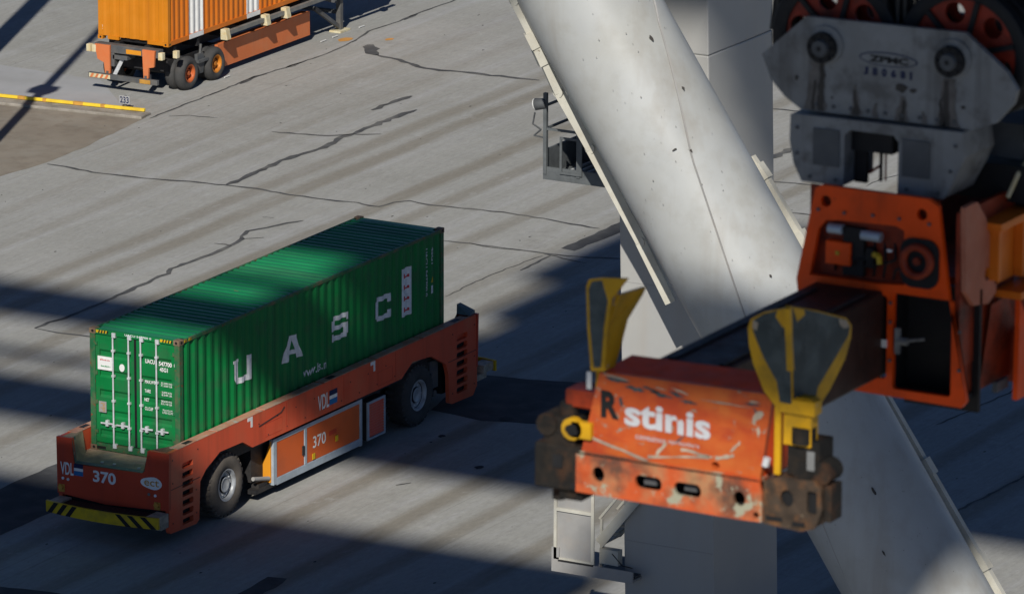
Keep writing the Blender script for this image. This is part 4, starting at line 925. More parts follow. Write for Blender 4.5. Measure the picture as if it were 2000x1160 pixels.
def masts():
    for (x, y, h, r, lab) in ((30.3, 26.9, 25, .40, 'thick pole left of the photo casting the broad slanting shadow'), (22.3, 20.9, 21, .17, 'thin light mast left of the photo casting the narrow slanting shadow')):
        t = thing('light_mast', lab, 'light mast', (x, y, 0), 'light masts beyond the left edge')
        mb = MB(); mb.cyl((x, y, 0), (x, y, h), r, r*.85, n=14); mb.build('pole', 'galv', t)
        mb = MB(); mb.box(x-.5, x+.5, y-.5, y+.5, 0, .2); mb.build('base', 'kerb', t)
        mb = MB(); mb.box(x-.3, x+.3, y-.35, y+.35, h*.52, h*.52+.4) if r < .3 else mb.box(x-.2, x+.2, y-.5, y+.5, h, h+.3); mb.build('lamp_box', 'dark', t)
masts()

# ------------------------------------------------------------------ headblock with its two sheaves
def headblock():
    X = -81.7
    t = thing('crane_headblock', 'grey ZPMC headblock with two red rope sheaves hanging above the spreader', 'headblock', (X, -58.8, 32.85))
    o = [(-57.75, 33.77), (-58.12, 34.10), (-59.45, 34.12), (-59.80, 33.86), (-59.89, 33.73), (-59.86, 33.62), (-59.72, 33.46), (-59.52, 33.385), (-58.09, 33.375), (-57.95, 33.46), (-57.83, 33.58)]
    for xa, xb in ((X, X+.05), (X+.62, X+.67)):
        mb = MB(); plate(mb, o, [], 0, xa, xb); mb.build('cheek_plate', 'hb', t, bevel=.008)
    mb = MB()
    for y in (-58.0, -58.8, -59.6): mb.box(X+.051, X+.619, y-.03, y+.03, 33.45, 33.66)
    mb.box(X+.06, X+.61, -59.5, -58.1, 33.376, 33.44); mb.build('spacer', 'hb_dark', t)
    for y, z in ((-58.28, 33.885), (-59.35, 33.90)):
        mb = MB(); mb.cyl((X, y-.015, z+.02), (X-.02, y-.015, z+.02), .145, n=24); s = mb.build('bearing_flange', 'hb', t)
        mb = MB(); mb.cyl((X-.02, y, z), (X-.07, y, z), .118, n=20); mb.build('bearing_ring', 'black', s)
        mb = MB(); mb.cyl((X-.07, y, z), (X-.10, y, z), .07, .06, n=16); mb.build('bearing_cap', 'hb_dark', s)
        for k in range(8): pass
        mb = MB()
        for k in range(8): c = 2*math.pi*k/8; mb.cyl((X-.07, y+.095*math.cos(c), z+.095*math.sin(c)), (X-.085, y+.095*math.cos(c), z+.095*math.sin(c)), .012, n=6)
        mb.cyl((X-.10, y, z), (X-.102, y, z), .02, n=8); mb.build('bearing_bolts', 'black', s)
        for xs in (X+.22, X+.42):
            mb = MB(); hs = [circ(y+.325*math.cos(2*math.pi*(k+.25)/6), z+.325*math.sin(2*math.pi*(k+.25)/6), .082, n=18) for k in range(6)]
            plate(mb, circ(y, z, .44, n=48), hs, 0, xs-.012, xs+.012); sv = mb.build('sheave', 'sheave', t)
            mb = MB(); mb.lathe([(.43, -.03), (.53, -.05), (.54, -.04), (.49, 0), (.54, .04), (.53, .05), (.43, .03), (.43, -.03)], (xs, y, z), 48, 0); mb.build('sheave_groove', 'black', sv)
            mb = MB()
            for k in range(6):
                c = 2*math.pi*(k+.75)/6; mb.bar((xs-.02, y+.12*math.cos(c), z+.12*math.sin(c)), (xs-.02, y+.43*math.cos(c), z+.43*math.sin(c)), .05, .04)
            mb.build('sheave_rib', 'black', sv)
            mb = MB()
            for sgn in (-1, 1): mb.cyl((xs, y+sgn*.505, z), (xs, y+sgn*.505+.02, 57.4), .016, n=8)
            mb.build('hoist_rope', 'rope', t)
    # rope guards and dark gear behind and above the cheek plates
    mb = MB(); mb.bar((X+.3, -57.70, 33.9), (X+.3, -57.78, 34.6), .06, .05); mb.bar((X+.3, -58.80, 34.13), (X+.3, -58.80, 34.7), .10, .12); mb.bar((X+.2, -58.70, 34.13), (X+.2, -58.62, 34.6), .05); mb.bar((X+.5, -58.95, 34.13), (X+.5, -58.95, 34.6), .05)
    mb.box(X+.55, X+1.1, -60.0, -59.70, 33.2, 34.6); mb.box(X+.9, X+1.3, -59.75, -59.15, 34.05, 34.7); mb.build('rope_guard', 'black', t, split=True)
    mb = MB(); mb.box(X+.7, X+.8, -60.02, -59.9, 33.0, 34.3); mb.box(X+.5, X+.53, -60.0, -59.95, 33.7, 34.4); mb.build('guard_strip', 'hb_dark', t, split=True)
    # lower block with the window
    o = [(-58.03, 33.35), (-59.47, 33.37), (-59.50, 33.18), (-59.44, 33.05), (-59.33, 32.84), (-58.94, 32.825), (-58.945, 33.24), (-58.985, 33.285), (-58.53, 33.285), (-58.49, 33.25), (-58.485, 32.835), (-58.13, 32.835), (-58.06, 32.97), (-58.025, 33.15)]
    o = [(-58.03, 33.35), (-59.47, 33.37), (-59.50, 33.18), (-59.44, 33.05), (-59.33, 32.84), (-58.94, 32.825), (-58.945, 33.23), (-58.90, 33.28), (-58.54, 33.28), (-58.49, 33.24), (-58.485, 32.835), (-58.13, 32.835), (-58.06, 32.97), (-58.025, 33.15)]
    mb = MB(); plate(mb, o, [], 0, X-.06, X+.45); mb.build('lower_block', 'hb', t, bevel=.012)
    for y0, y1 in ((-58.23, -58.45), (-58.98, -59.21)):
        mb = MB(); mb.box(X-.064, X-.072, y1, y0, 32.98, 33.265); mb.build('rubber_pad', 'hb_dark', t)
    mb = MB(); mb.box(X+.05, X+.35, -58.84, -58.50, 33.10, 33.279); mb.box(X+.1, X+.14, -58.60, -58.50, 32.84, 33.10); mb.box(X+.2, X+.22, -58.68, -58.66, 32.84, 33.10); mb.box(X+.2, X+.22, -58.94, -58.84, 33.12, 33.14); mb.build('locking_gear', 'black', t)
    mb = MB(); mb.bar((X+.2, -58.58, 32.9), (X+.2, -58.66, 32.96), .02); mb.cyl((X+.25, -58.69, 32.84), (X+.25, -58.69, 33.1), .008, n=6); mb.build('locking_rod', 'sheave', t)
    # streaks of grease below the bearings
    rg = random.Random(2)
    def run(y, zt, w0, w1, o, m, name):
        n = 9; L = []; Q = []
        for i in range(n):
            k = i/(n-1); z = zt+(33.385-zt)*k; ww = w0+(w1-w0)*k; yc = y+.008*math.sin(5*k+y*9)
            L.append((X-o, yc+ww*rg.uniform(.6, 1.25), z)); Q.append((X-o, yc-ww*rg.uniform(.6, 1.25), z))
        mb = MB(); mb.poly(L+Q[::-1]); mb.build(name, m, t)
    for y, zt, w0, w1 in ((-58.22, 33.76, .06, .085), (-58.55, 33.62, .012, .05), (-58.94, 33.58, .015, .06), (-59.33, 33.76, .05, .09), (-58.72, 33.50, .01, .03), (-59.12, 33.48, .01, .03)): run(y, zt, w0, w1, .004, 'grime', 'grime_run')
    for y, zt, w0, w1 in ((-58.26, 33.76, .02, .035), (-58.20, 33.62, .008, .016), (-58.55, 33.58, .006, .028), (-58.95, 33.55, .008, .032), (-59.31, 33.74, .02, .03), (-59.27, 33.60, .008, .03)): run(y, zt, w0, w1, .007, 'stain', 'grease_run')
    for cy, cz, ay, az in ((-58.93, 33.64, .06, .035), (-59.03, 33.63, .03, .018), (-58.35, 33.5, .014, .01), (-59.45, 33.55, .02, .014), (-58.05, 33.62, .015, .02)):
        mb = MB(); mb.poly([(X-.004, cy+ay*c*rg.uniform(.7, 1.2), cz+az*q2*rg.uniform(.7, 1.2)) for c, q2 in circ(0, 0, 1, n=11)]); mb.build('oil_spot', 'stain', t)
    mb = MB()
    for k in range(9): mb.cyl((X, -58.22-k*.145, 33.43), (X-.015, -58.22-k*.145, 33.43), .016, n=6)
    mb.build('bolt_row', 'hb_dark', t, split=True)
    mb = MB()
    for (y, z) in ((-58.09, 33.25), (-58.09, 33.05), (-58.20, 32.88), (-58.42, 32.88), (-59.02, 32.88), (-59.28, 32.88), (-59.38, 33.06), (-59.42, 33.26)): mb.cyl((X-.06, y, z), (X-.074, y, z), .014, n=6)
    mb.build('block_bolt', 'hb_dark', t, split=True)
    # plate lettering
    mb = MB(); mb.poly([(X-.003, -58.82-.245*c, 33.845+.055*s) for c, s in circ(0, 0, 1, n=28)]); mb.mi(1); mb.poly([(X-.006, -58.82-.232*c, 33.845+.046*s) for c, s in circ(0, 0, 1, n=28)]); mb.build('maker_badge', ['navy', 'hb'], t)
    mb = MB(); text_on(mb, 'ZPMC', .33, .052, lambda u, v: (X-.009, -58.66-u, 33.818+v), bold=.05); mb.build('maker_lettering', 'black', t)
    mb = MB()
    for k, ch in enumerate('J80681'): text_on(mb, ch, .042 if ch != '1' else .02, .062, lambda u, v: (X-.005, -58.61-k*.078-u, 33.71+v), bold=.05)
    mb.build('serial_number', 'navy', t)
headblock()

# ------------------------------------------------------------------ spreader
def spreader():
    t = thing('container_spreader', 'battered orange container spreader with yellow corner guides lettered R', 'spreader', (-80, -58.83, 31.2))
    X = -85.0
    # end beam
    o = [(-58.15, 32.11), (-59.49, 32.13), (-59.545, 32.08), (-59.46, 31.50), (-58.00, 31.485)]
    mb = MB(); plate(mb, o, [circ(-59.10, 31.545, .034, .026, 12)], 0, X, X+.06); eb = mb.build('end_panel', 'spr_panel', t, bevel=.012)
    mb = MB(); mb.add([(X+.05, -58.15, 32.11), (X+.05, -59.49, 32.13), (X+.40, -59.46, 32.17), (X+.40, -58.2, 32.15)], [(0, 1, 2, 3)]); mb.add([(X+.05, -59.545, 32.08), (X+.05, -59.46, 31.5), (X+.45, -59.50, 31.5), (X+.45, -59.56, 32.08)], [(0, 1, 2, 3)]); mb.add([(X+.05, -59.49, 32.13), (X+.05, -59.545, 32.08), (X+.45, -59.56, 32.08), (X+.40, -59.46, 32.17)], [(0, 1, 2, 3)])
    mb.box(X+.07, X+.4, -59.44, -58.05, 31.5, 31.55); mb.build('end_box', 'spr', t)
    mb = MB(); mb.box(X+.07, X+.1, -59.43, -58.2, 31.56, 32.05); mb.build('end_box_backing', 'black', t)
    holes = [circ(-58.17, 31.355, .05, .058, 16), rrect(-58.69, -58.47, 31.30, 31.40, .045, 4), rrect(-59.01, -58.79, 31.295, 31.395, .045, 4), circ(-59.32, 31.34, .048, .056, 16), circ(-59.455, 31.235, .026, n=10)]
    mb = MB(); plate(mb, [(-57.985, 31.49), (-59.47, 31.50), (-59.50, 31.40), (-59.50, 31.19), (-59.30, 31.185), (-57.985, 31.20)], holes, 0, X-.05, X-.02); mb.build('lower_beam', 'spr_beam', t, bevel=.008)
    mb = MB(); mb.box(X-.02, X+.4, -59.47, -58.0, 31.475, 31.499); mb.box(X-.02, X+.4, -59.47, -58.0, 31.19, 31.21); mb.build('beam_flange', 'spr_beam', t)
    mb = MB(); mb.box(X+.12, X+.16, -59.45, -58.02, 31.21, 31.475); mb.build('beam_interior', 'black', t)
    for k in range(2):
        mb = MB(); y = -58.56-k*.33; mb.box(X+.02, X+.10, y-.05, y+.05, 31.315, 31.365); mb.build('limit_switch', 'hb_dark', t, split=True)
    # dents along the top lip
    mb = MB(); rd = random.Random(5)
    def smear(mb, y, z, w, hh, tilt, o):
        n = 9; up = []; dn = []
        for i in range(n):
            k = i/(n-1); e = math.sin(math.pi*min(max(k, .06), .94)); yy = y-w*k; zz = z-tilt*k
            up.append((X-o, yy, zz+hh*e*rd.uniform(.3, 1))); dn.append((X-o, yy, zz-hh*e*rd.uniform(.3, 1)))
        mb.poly(up+dn[::-1])
    for y, z, w, hh, tl in ((-58.20, 32.075, .20, .022, .012), (-58.36, 32.03, .16, .028, .01), (-58.50, 32.05, .15, .02, .025), (-58.56, 32.02, .19, .024, .02), (-58.72, 32.045, .12, .02, .03), (-58.80, 31.99, .15, .018, .01), (-59.32, 32.04, .14, .012, .0), (-59.40, 32.02, .05, .03, .08), (-58.31, 31.93, .035, .05, .03), (-58.76, 31.66, .09, .012, -.07)): smear(mb, y, z, w, hh, tl, .004)
    mb.build('bare_metal_dent', 'blade', t, split=True)
    mb = MB()
    for y, z, w, hh, tl in ((-58.18, 32.10, .22, .012, .02), (-58.60, 32.06, .10, .01, .01), (-58.74, 32.075, .14, .014, .035), (-58.98, 32.02, .40, .008, .005), (-59.36, 32.06, .10, .01, .0), (-59.43, 31.86, .03, .06, .02)): smear(mb, y, z, w, hh, tl, .007)
    mb.build('scraped_lip', 'scrape', t, split=True)
    mb = MB(); mb.box(X-.052, X-.045, -59.47, -57.99, 31.488, 31.498); mb.build('beam_seam', 'cast_dark', t)
    mb = MB()
    for ya, za, yb, zb_, w in ((-58.05, 31.62, -58.55, 31.50, .018), (-58.55, 31.53, -59.05, 31.60, .014), (-59.1, 31.60, -59.25, 31.64, .02), (-58.7, 31.66, -58.62, 31.55, .02), (-59.40, 31.9, -59.47, 32.0, .03), (-59.30, 31.75, -59.22, 31.66, .012), (-58.82, 31.625, -59.08, 31.60, .02)):
        a = Vector((0, ya, za)); b = Vector((0, yb, zb_)); d = (b-a).normalized(); nn = Vector((0, -d.z, d.y))*w; k = 5
        up = [a+(b-a)*i/k+nn*rd.uniform(.2, 1) for i in range(k+1)]; dn = [a+(b-a)*i/k-nn*rd.uniform(.2, 1) for i in range(k+1)]
        mb.poly([(X-.005, p.y, p.z) for p in up+dn[::-1]])
    mb.build('scrape', 'scrape', t, split=True)
    mb = MB(); text_on(mb, 'R', .15, .205, lambda u, v: (X-.007, -58.165-u, 31.775+v), bold=.05); mb.build('side_letter', 'black', t)
    mb = MB(); text_on(mb, 'stinis', .70, .185, lambda u, v: (X-.007, -58.36-u, 31.745+v-u*.03), bold=.032); mb.build('maker_lettering', 'letter_worn', t)
    mb = MB(); text_on(mb, 'container', .25, .04, lambda u, v: (X-.007, -58.45-u, 31.655+v-u*.02)); mb.build('small_lettering', 'letter_worn', t)
    mb = MB(); text_on(mb, 'spreaders', .25, .04, lambda u, v: (X-.007, -58.72-u, 31.65+v-u*.02)); mb.build('small_lettering', 'letter_worn', t)
    # twistlock ends
    mb = MB(); mb.box(X-.02, X+.4, -58.0, -57.62, 31.18, 31.52); mb.box(X+.0, X+.35, -57.95, -57.68, 31.5, 31.72); mb.cyl((X-.02, -57.72, 31.66), (X+.3, -57.72, 31.66), .085, n=10); mb.box(X+.02, X+.3, -58.0, -57.80, 31.1, 31.2); mb.cyl((X+.15, -57.74, 31.18), (X+.15, -57.74, 31.06), .05, n=10); mb.cyl((X+.1, -57.85, 31.5), (X+.1, -57.85, 31.82), .07, n=10)
    mb.build('twistlock_housing', 'cast_dark', t, bevel=.02)
    mb = MB()
    for y, z, w in ((-57.82, 31.40, .05), (-57.95, 31.23, .025)): mb.box(X-.022, X-.028, y-w*.8, y+w*.8, z-w, z+w)
    mb.build('housing_hole', 'black', t, split=True)
    mb = MB(); mb.cyl((X-.04, -57.94, 31.66), (X+.02, -57.94, 31.66), .085, n=12); mb.box(X-.04, X+.02, -58.10, -57.94, 31.60, 31.72); lv = mb.build('twistlock_lever', 'yellow_dark', t)
    mb = MB(); mb.cyl((X-.041, -57.95, 31.66), (X-.06, -57.95, 31.66), .045, n=8); mb.bar((X-.05, -57.90, 31.67), (X-.05, -58.0, 31.64), .03); mb.build('lever_pin', 'black', lv)
    mb = MB(); mb.box(X+.05, X+.3, -58.12, -57.84, 31.80, 31.93); mb.build('actuator', 'spr_dark', t, bevel=.01)
    mb = MB(); plate(mb, [(-59.505, 31.50), (-59.62, 31.54), (-59.90, 31.55), (-59.96, 31.50), (-59.97, 31.34), (-59.92, 31.20), (-59.80, 31.16), (-59.505, 31.18)], [circ(-59.69, 31.39, .055, .065, 10), rrect(-59.93, -59.85, 31.30, 31.47, .02, 2)], 0, X-.03, X+.20); mb.build('twistlock_housing', 'cast_tan', t, bevel=.025)
    mb = MB(); mb.box(X-.034, X-.04, -59.66, -59.53, 31.215, 31.245); mb.box(X+.0, X+.02, -59.95, -59.62, 31.28, 31.48); mb.box(X-.034, X-.038, -59.84, -59.74, 31.20, 31.23); mb.build('housing_hole', 'black', t, split=True)
    mb = MB(); mb.cyl((X, -59.94, 31.60), (X+.2, -59.94, 31.60), .085, n=14); mb.box(X+.0, X+.18, -60.03, -59.972, 31.25, 31.52); mb.cyl((X-.01, -59.80, 31.60), (X+.25, -59.80, 31.60), .08, n=12); mb.box(X+.02, X+.25, -59.92, -59.66, 31.55, 31.82); mb.cyl((X+.05, -59.78, 31.8), (X+.05, -59.78, 31.92), .09, n=12); mb.build('guide_hinge', 'cast_dark', t, bevel=.01)
    mb = MB(); mb.box(X-.012, X-.016, -59.90, -59.84, 31.62, 31.76); mb.build('hinge_pin', 'hb', t)
    mb = MB(); mb.cyl((X, -59.50, 31.60), (X, -59.515, 31.66), .028, n=8); mb.build('grease_cap', 'galv', t)
    # corner guides
    def guide(parts, arm, name='corner_guide'):
        mb = MB()
        for pts, nv in parts:
            nv = Vector(nv); P = [Vector(p) for p in pts]; Q = [p+nv for p in P]; k = len(P)
            mb.mi(0).poly(P); mb.mi(0).poly(Q)
            for i in range(k): mb.mi(0).add([P[i], P[(i+1) % k], Q[(i+1) % k], Q[i]], [(0, 1, 2, 3)])
        for a, b, w, h in arm: mb.bar(a, b, w, h)
        return mb.build(name, 'yellow_dark', t, bevel=.006)
    def inset(pts, k, nv, dz=0):      # dark inner face, set 3 mm proud of the plate
        c = sum((Vector(p) for p in pts), Vector())/len(pts); return [c+(Vector(p)-c)*k+Vector(nv)+Vector((0, 0, dz)) for p in pts]
    pa = lambda y, z, o=0: (X-.03-.14*(z-32.13)-o, y, z)
    pb = lambda x, z, o=0: (X+.79*x, -59.722-.126*(x+.06)-.02*(z-32.13)-o, z+.045*max(0, x))
    RA = [pa(*p) for p in ((-59.747, 32.836), (-59.532, 32.766), (-59.425, 32.70), (-59.398, 32.63), (-59.40, 32.50), (-59.425, 32.36), (-59.50, 32.16), (-59.60, 32.04), (-59.722, 32.04))]
    RB = [pb(*p) for p in ((-.13, 32.836), (.30, 32.715), (.76, 32.561), (.84, 32.489), (.84, 32.40), (.76, 32.26), (.54, 32.08), (.33, 31.96), (-.03, 32.04))]
    g = guide([(RA, (.03, .0, 0)), (RB, (0, .03, 0))], [((X+.06, -59.75, 32.14), (X+.06, -59.75, 31.78), .12, .22), ((X+.0, -59.60, 32.12), (X+.0, -59.60, 31.55), .03, .05)])
    mb = MB(); mb.poly([pa(y, z, .005) for y, z in ((-59.735, 32.825), (-59.535, 32.755), (-59.45, 32.695), (-59.44, 32.62), (-59.455, 32.57), (-59.515, 32.42), (-59.61, 32.25), (-59.625, 32.10), (-59.72, 32.09))])
    mb.poly([pb(x, z, .005) for x, z in ((-.10, 32.825), (.30, 32.705), (.75, 32.552), (.81, 32.49), (.79, 32.43), (.58, 32.29), (.34, 32.14), (.30, 32.02), (-.02, 32.075))])
    mb.build('blade_face', 'blade', g)
    mb = MB(); mb.bar((X-.15, -59.738, 32.83), (X-.085, -59.735, 32.36), .045, .03); mb.build('ridge_bar', 'yellow_dark', g)
    mb = MB(); mb.poly([pa(y, z, .009) for y, z in ((-59.735, 32.828), (-59.65, 32.80), (-59.63, 32.75), (-59.68, 32.68), (-59.735, 32.66))]); mb.poly([pb(x, z, .009) for x, z in ((-.09, 32.82), (.08, 32.77), (.10, 32.73), (-.02, 32.70))]); mb.build('bare_yellow_patch', 'yellow_dark', g)
    mb = MB(); mb.poly([pb(x, z, .009) for x, z in ((.62, 32.59), (.74, 32.55), (.79, 32.49), (.70, 32.50), (.64, 32.54))]); mb.poly([pa(y, z, .009) for y, z in ((-59.45, 32.70), (-59.44, 32.64), (-59.47, 32.62), (-59.49, 32.68))]); mb.build('scuff', 'scrape', g, split=True)
    mb = MB(); mb.box(X-.03, X+.1, -59.90, -59.62, 32.02, 32.13); mb.build('guide_collar', 'yellow_dark', g, bevel=.01)
    mb = MB(); mb.bar((X+.0, -59.56, 32.62), (X+.02, -59.66, 32.12), .05, .05); mb.bar((X+.30, -59.72, 32.62), (X+.16, -59.70, 32.12), .05, .05); mb.build('guide_stiffener', 'yellow_dark', g, split=True)
    LA = [(X-.05, -58.062, 32.746), (X-.05, -58.083, 32.802), (X-.05, -58.188, 32.827), (X+.02, -58.36, 32.827), (X-.04, -58.262, 32.676), (X-.04, -58.232, 32.462), (X-.04, -58.212, 32.134), (X-.04, -58.098, 32.12), (X-.05, -58.073, 32.442)]
    LB = [(X+.02, -58.30, 32.70), (X+.50, -58.26, 32.645), (X+.45, -58.26, 32.60), (X+.26, -58.24, 32.456), (X+.18, -58.22, 32.245), (X+.12, -58.21, 32.129), (X-.04, -58.205, 32.131), (X-.02, -58.225, 32.447)]
    g = guide([(LA, (.03, 0, 0)), (LB, (0, .03, 0))], [((X+.14, -58.10, 32.14), (X+.14, -58.10, 31.72), .06, .09)])
    mb = MB(); mb.poly([(X-.055, -58.085, 32.73), (X-.055, -58.11, 32.79), (X-.05, -58.19, 32.81), (X+.012, -58.335, 32.81), (X-.042, -58.235, 32.66), (X-.046, -58.205, 32.46), (X-.046, -58.182, 32.16), (X-.046, -58.125, 32.15), (X-.055, -58.098, 32.44)]); mb.build('blade_face', 'blade', g)
    mb = MB(); mb.box(X+.06, X+.065, -58.05, -58.01, 31.95, 32.08); mb.build('guide_collar', 'galv', g)
    # telescopic beams
    for ya, yb in ((-58.37, -58.95),):
        mb = MB(); mb.box(X+.41, -81.0, yb, ya, 31.46, 32.13); mb.build('telescopic_beam', 'grease', t, bevel=.02)
    mb = MB(); mb.box(X+.5, -82.2, -58.50, -58.44, 32.131, 32.145); mb.box(X+.5, -82.2, -58.9, -58.86, 32.131, 32.15); mb.build('wear_strip', 'dark', t, split=True)
    mb = MB(); text_on(mb.mi(1), '45', .3, .2, lambda u, v: (X+2.1+u, -58.954, 31.85+v)); mb.build('beam_marking', ['grease', 'hb_dark'], t)
    # main frame
    XM = -82.0
    fo = [(-58.37, 32.86), (-58.42, 32.89), (-59.32, 32.89), (-59.40, 32.84), (-59.50, 32.15), (-59.66, 31.36), (-59.62, 31.31), (-58.32, 31.33), (-58.22, 32.14)]
    fh = [circ(-58.46, 32.77, .045, .045, 14), circ(-59.265, 32.765, .045, .045, 14), rrect(-59.53, -59.04, 31.38, 32.13, .03, 3), rrect(-58.99, -58.34, 31.45, 32.10, .03, 3),
          [(-58.33, 32.18), (-58.40, 32.55), (-58.46, 32.62), (-58.56, 32.635), (-59.10, 32.65), (-59.24, 32.62), (-59.31, 32.54), (-59.34, 32.20), (-59.02, 32.16), (-58.9, 32.18)]]
    fh[4] = [(-58.33, 32.18), (-58.40, 32.55), (-58.46, 32.62), (-58.56, 32.635), (-59.05, 32.65), (-59.12, 32.62), (-59.13, 32.20), (-58.9, 32.18)]
    mb = MB(); plate(mb, fo, fh, 0, XM, XM+.05); mb.build('front_frame', 'spr', t, bevel=.008)
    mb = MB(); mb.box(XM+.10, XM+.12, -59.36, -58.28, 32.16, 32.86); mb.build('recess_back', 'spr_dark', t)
    mb = MB(); mb.box(XM+.30, XM+.34, -59.62, -59.0, 31.2, 32.16); mb.box(XM+.06, XM+.30, -59.02, -59.0, 31.35, 32.1); mb.box(XM+.06, XM+.30, -59.58, -59.02, 31.32, 31.36); mb.build('bay_lining', 'black', t)  # black sheets paint the shade inside the frame opening
    mb = MB(); mb.box(XM+.02, XM+.17, -58.66, -58.45, 32.28, 32.46); a = mb.build('valve_box', 'spr', t, bevel=.01)
    mb = MB(); mb.box(XM+.012, XM+.018, -58.57, -58.54, 32.36, 32.39); mb.build('valve_knob', 'yellow', a)
    mb = MB(); mb.cyl((XM+.06, -58.46, 32.55), (XM+.06, -58.58, 32.55), .04, n=10); mb.cyl((XM+.06, -58.74, 32.53), (XM+.06, -58.90, 32.53), .04, n=10); mb.build('hydraulic_cylinder', 'silver', t, split=True)
    mb = MB(); mb.box(XM+.05, XM+.17, -58.76, -58.58, 32.2, 32.58); mb.box(XM+.04, XM+.16, -58.85, -58.78, 32.28, 32.44); mb.build('pump', 'black', t, bevel=.01)
    mb = MB(); mb.path([(XM+.02, -58.86, 32.40), (XM+.0, -58.91, 32.40), (XM+.0, -58.92, 32.34)], .022, 8); mb.build('pipe_elbow', 'yellow', t)
    for k in range(7):
        y0 = -58.50-k*.085; mb = MB(); mb.path([(XM+.10-.008*k, y0, 32.22), (XM+.03, y0-.03, 32.30+.02*(k % 3)), (XM+.06, y0-.10, 32.34+.03*(k % 2)), (XM+.12, y0-.06, 32.52)], .011, 6); mb.build('hydraulic_hose', 'black', t)
    mb = MB()
    for y, z in ((-58.40, 32.70), (-59.33, 32.70), (-58.62, 32.70), (-58.86, 32.71), (-59.08, 32.71), (-59.60, 31.9), (-59.60, 31.6), (-59.02, 31.6), (-59.02, 31.9), (-59.02, 32.05)): mb.cyl((XM, y, z), (XM-.015, y, z), .014, n=6)
    mb.build('frame_bolt', 'hb_dark', t, split=True)
    mb = MB(); mb.box(XM+.04, XM+.05, -59.0, -58.96, 32.43, 32.45); mb.build('label_plate', 'white', t)
    # round motor opening
    mb = MB(); mb.prism(rrect(-59.42, -59.10, 32.20, 32.58, .10, 5), 0, XM-.02, XM-.004); mo = mb.build('motor_housing', 'black', t)
    mb = MB(); mb.lathe([(.135, 0), (.135, -.05), (.09, -.05), (.085, -.01)], (XM-.02, -59.25, 32.41), 28, 0); mb.build('motor_ring', 'spr_dark', mo)
    mb = MB(); mb.cyl((XM-.02, -59.25, 32.41), (XM-.05, -59.25, 32.41), .03, n=10); mb.build('motor_shaft', 'spr_dark', mo)
    mb = MB(); mb.cyl((XM+.01, -59.08, 31.76), (XM+.01, -59.16, 31.76), .03, n=8); mb.box(XM-.01, XM+.02, -59.10, -59.06, 31.66, 31.86); mb.cyl((XM+.01, -59.16, 31.77), (XM+.01, -59.30, 31.80), .012, n=6); mb.build('door_catch', 'hb', t)
    mb = MB(); mb.box(XM-.02, XM-.002, -58.995, -58.955, 31.70, 31.76); mb.build('small_plate', 'white', t)
    # near side of the frame
    mb = MB(); plate(mb, [(-81.99, 32.86), (-81.78, 32.86), (-81.62, 32.70), (-81.40, 32.22), (-81.42, 32.08), (-81.55, 32.02), (-81.80, 32.06), (-81.95, 32.20)], [circ(-81.58, 32.26, .045, .055, 12)], 1, -59.62, -59.58); mb.build('lug_plate', 'spr_pale', t, bevel=.008)
    mb = MB(); mb.box(-81.95, -81.0, -59.57, -59.53, 31.6, 32.8); mb.build('lug_backing', 'spr_dark', t)
    mb = MB(); mb.box(-81.6, -80.68, -59.74, -59.40, 32.60, 32.66); mb.box(-81.45, -80.70, -59.62, -59.58, 32.14, 32.599); mb.box(-81.35, -76.5, -59.80, -59.40, 32.02, 32.08); mb.box(-81.55, -81.5, -59.70, -59.58, 32.2, 32.6); mb.box(-81.12, -81.08, -59.70, -59.62, 32.14, 32.59)
    mb.build('side_beam', 'spr_lit', t, bevel=.006)
    mb = MB(); mb.box(-80.66, -76.5, -59.70, -59.45, 32.10, 32.6); 
    for k in range(5): mb.path([(-80.95+k*.05, -59.72, 32.12+k*.02), (-80.55+k*.1, -59.75, 32.20+k*.06), (-80.0, -59.74, 32.18+k*.08), (-79, -59.74, 32.2+k*.07)], .022, 6)
    mb.build('hose_bundle', 'black', t)
    mb = MB()
    for x in (-80.9, -80.6, -80.35): mb.cyl((x, -59.79, 32.10), (x+.03, -59.79, 32.10), .018, n=6)
    mb.build('hose_fitting', 'galv', t, split=True)
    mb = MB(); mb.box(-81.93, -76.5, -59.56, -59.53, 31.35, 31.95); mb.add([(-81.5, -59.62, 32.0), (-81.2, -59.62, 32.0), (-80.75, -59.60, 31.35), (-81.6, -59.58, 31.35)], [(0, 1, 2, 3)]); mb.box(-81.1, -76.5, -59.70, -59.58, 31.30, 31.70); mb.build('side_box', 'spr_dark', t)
    mb = MB(); plate(mb, [(-81.28, 32.0), (-80.98, 31.62), (-80.72, 31.55), (-80.1, 31.5), (-80.1, 31.2), (-81.3, 31.22)], [], 1, -59.76, -59.72); mb.build('side_gusset', 'spr', t)
    mb = MB(); mb.prism([(-80.62, 31.62), (-80.62, 31.95), (-80.2, 32.0), (-80.2, 31.55)], 1, -59.80, -59.77); mb.build('bright_bracket', 'spr_lit', t)
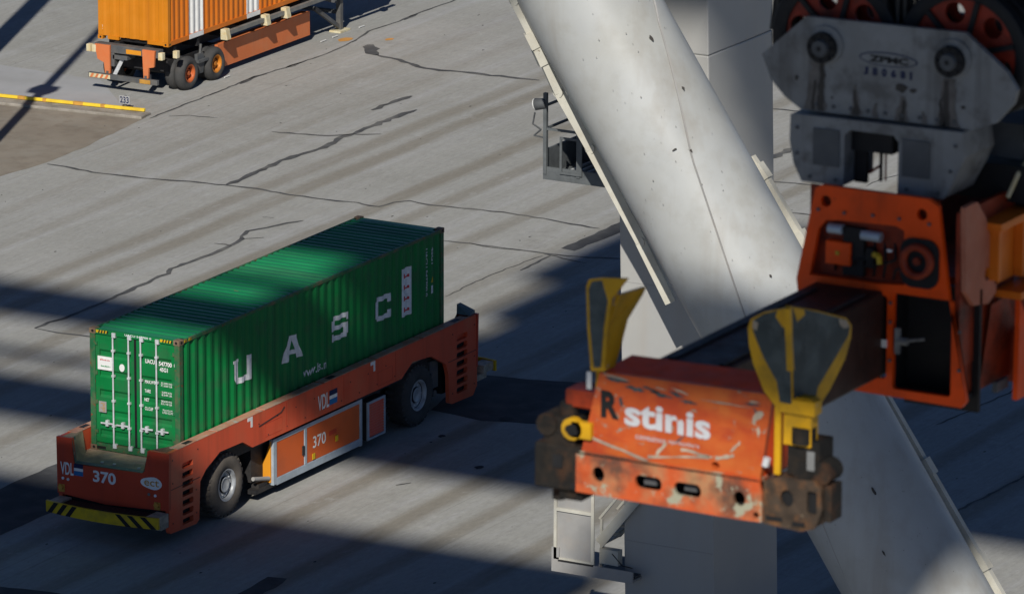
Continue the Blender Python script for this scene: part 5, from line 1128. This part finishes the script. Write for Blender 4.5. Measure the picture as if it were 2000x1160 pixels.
    mb = MB(); mb.box(-81.45, -81.25, -59.66, -59.62, 31.30, 31.38); mb.build('side_plate', 'hb_dark', t)
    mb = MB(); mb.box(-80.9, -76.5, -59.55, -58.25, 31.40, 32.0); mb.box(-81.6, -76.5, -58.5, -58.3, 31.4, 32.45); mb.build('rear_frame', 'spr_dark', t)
    mb = MB(); mb.box(-81.15, -77, -59.75, -59.0, 32.72, 33.0); mb.box(-81.0, -77, -59.9, -59.5, 32.66, 32.72); mb.build('hydraulic_unit', 'black', t)
    mb = MB(); mb.add([(-81.0, -59.62, 33.02), (-80.95, -59.62, 33.28), (-79.5, -59.62, 33.5), (-79.5, -59.62, 33.16), (-81.0, -59.3, 33.02), (-80.95, -59.3, 33.28), (-79.5, -59.3, 33.5), (-79.5, -59.3, 33.16)], [(0, 1, 2, 3), (4, 5, 6, 7), (0, 1, 5, 4), (1, 2, 6, 5), (2, 3, 7, 6), (3, 0, 4, 7)]); mb.build('unit_cover', 'hb_dark', t)
    mb = MB(); mb.path([(-81.25, -59.62, 32.78), (-81.15, -59.66, 32.95), (-80.98, -59.68, 33.05), (-80.7, -59.68, 33.12)], .018, 6); mb.build('hose', 'cream', t)
spreader()

def trolley():
    t = thing('crane_trolley', 'crane trolley above the photo from which the headblock ropes hang', 'trolley', (-81.4, -58.8, 57.4))
    mb = MB(); mb.box(-83.2, -79.6, -62, -55.6, 57.4, 58.2); mb.build('frame', 'steel', t)
    H = 54; ka, kb = math.cos(AZ)/math.tan(EL), math.sin(AZ)/math.tan(EL); dz = H-32
    mb = MB()
    x1 = -85.05-ka*dz; mb.box(x1, x1+14, -70-kb*dz, -50-kb*dz, H, H+.5); mb.build('shade_deck', 'steel', t)  # deck added out of view to shade the headblock and upper spreader
    mb = MB(); mb.box(x1+14.1, -79.6, -59.2, -58.2, 56.9, 57.3); mb.box(x1+13.0, x1+14.5, -59.2, -58.2, H, 57.3); mb.build('deck_beam', 'steel', t)
trolley()

for o in bpy.data.objects: clean(o)
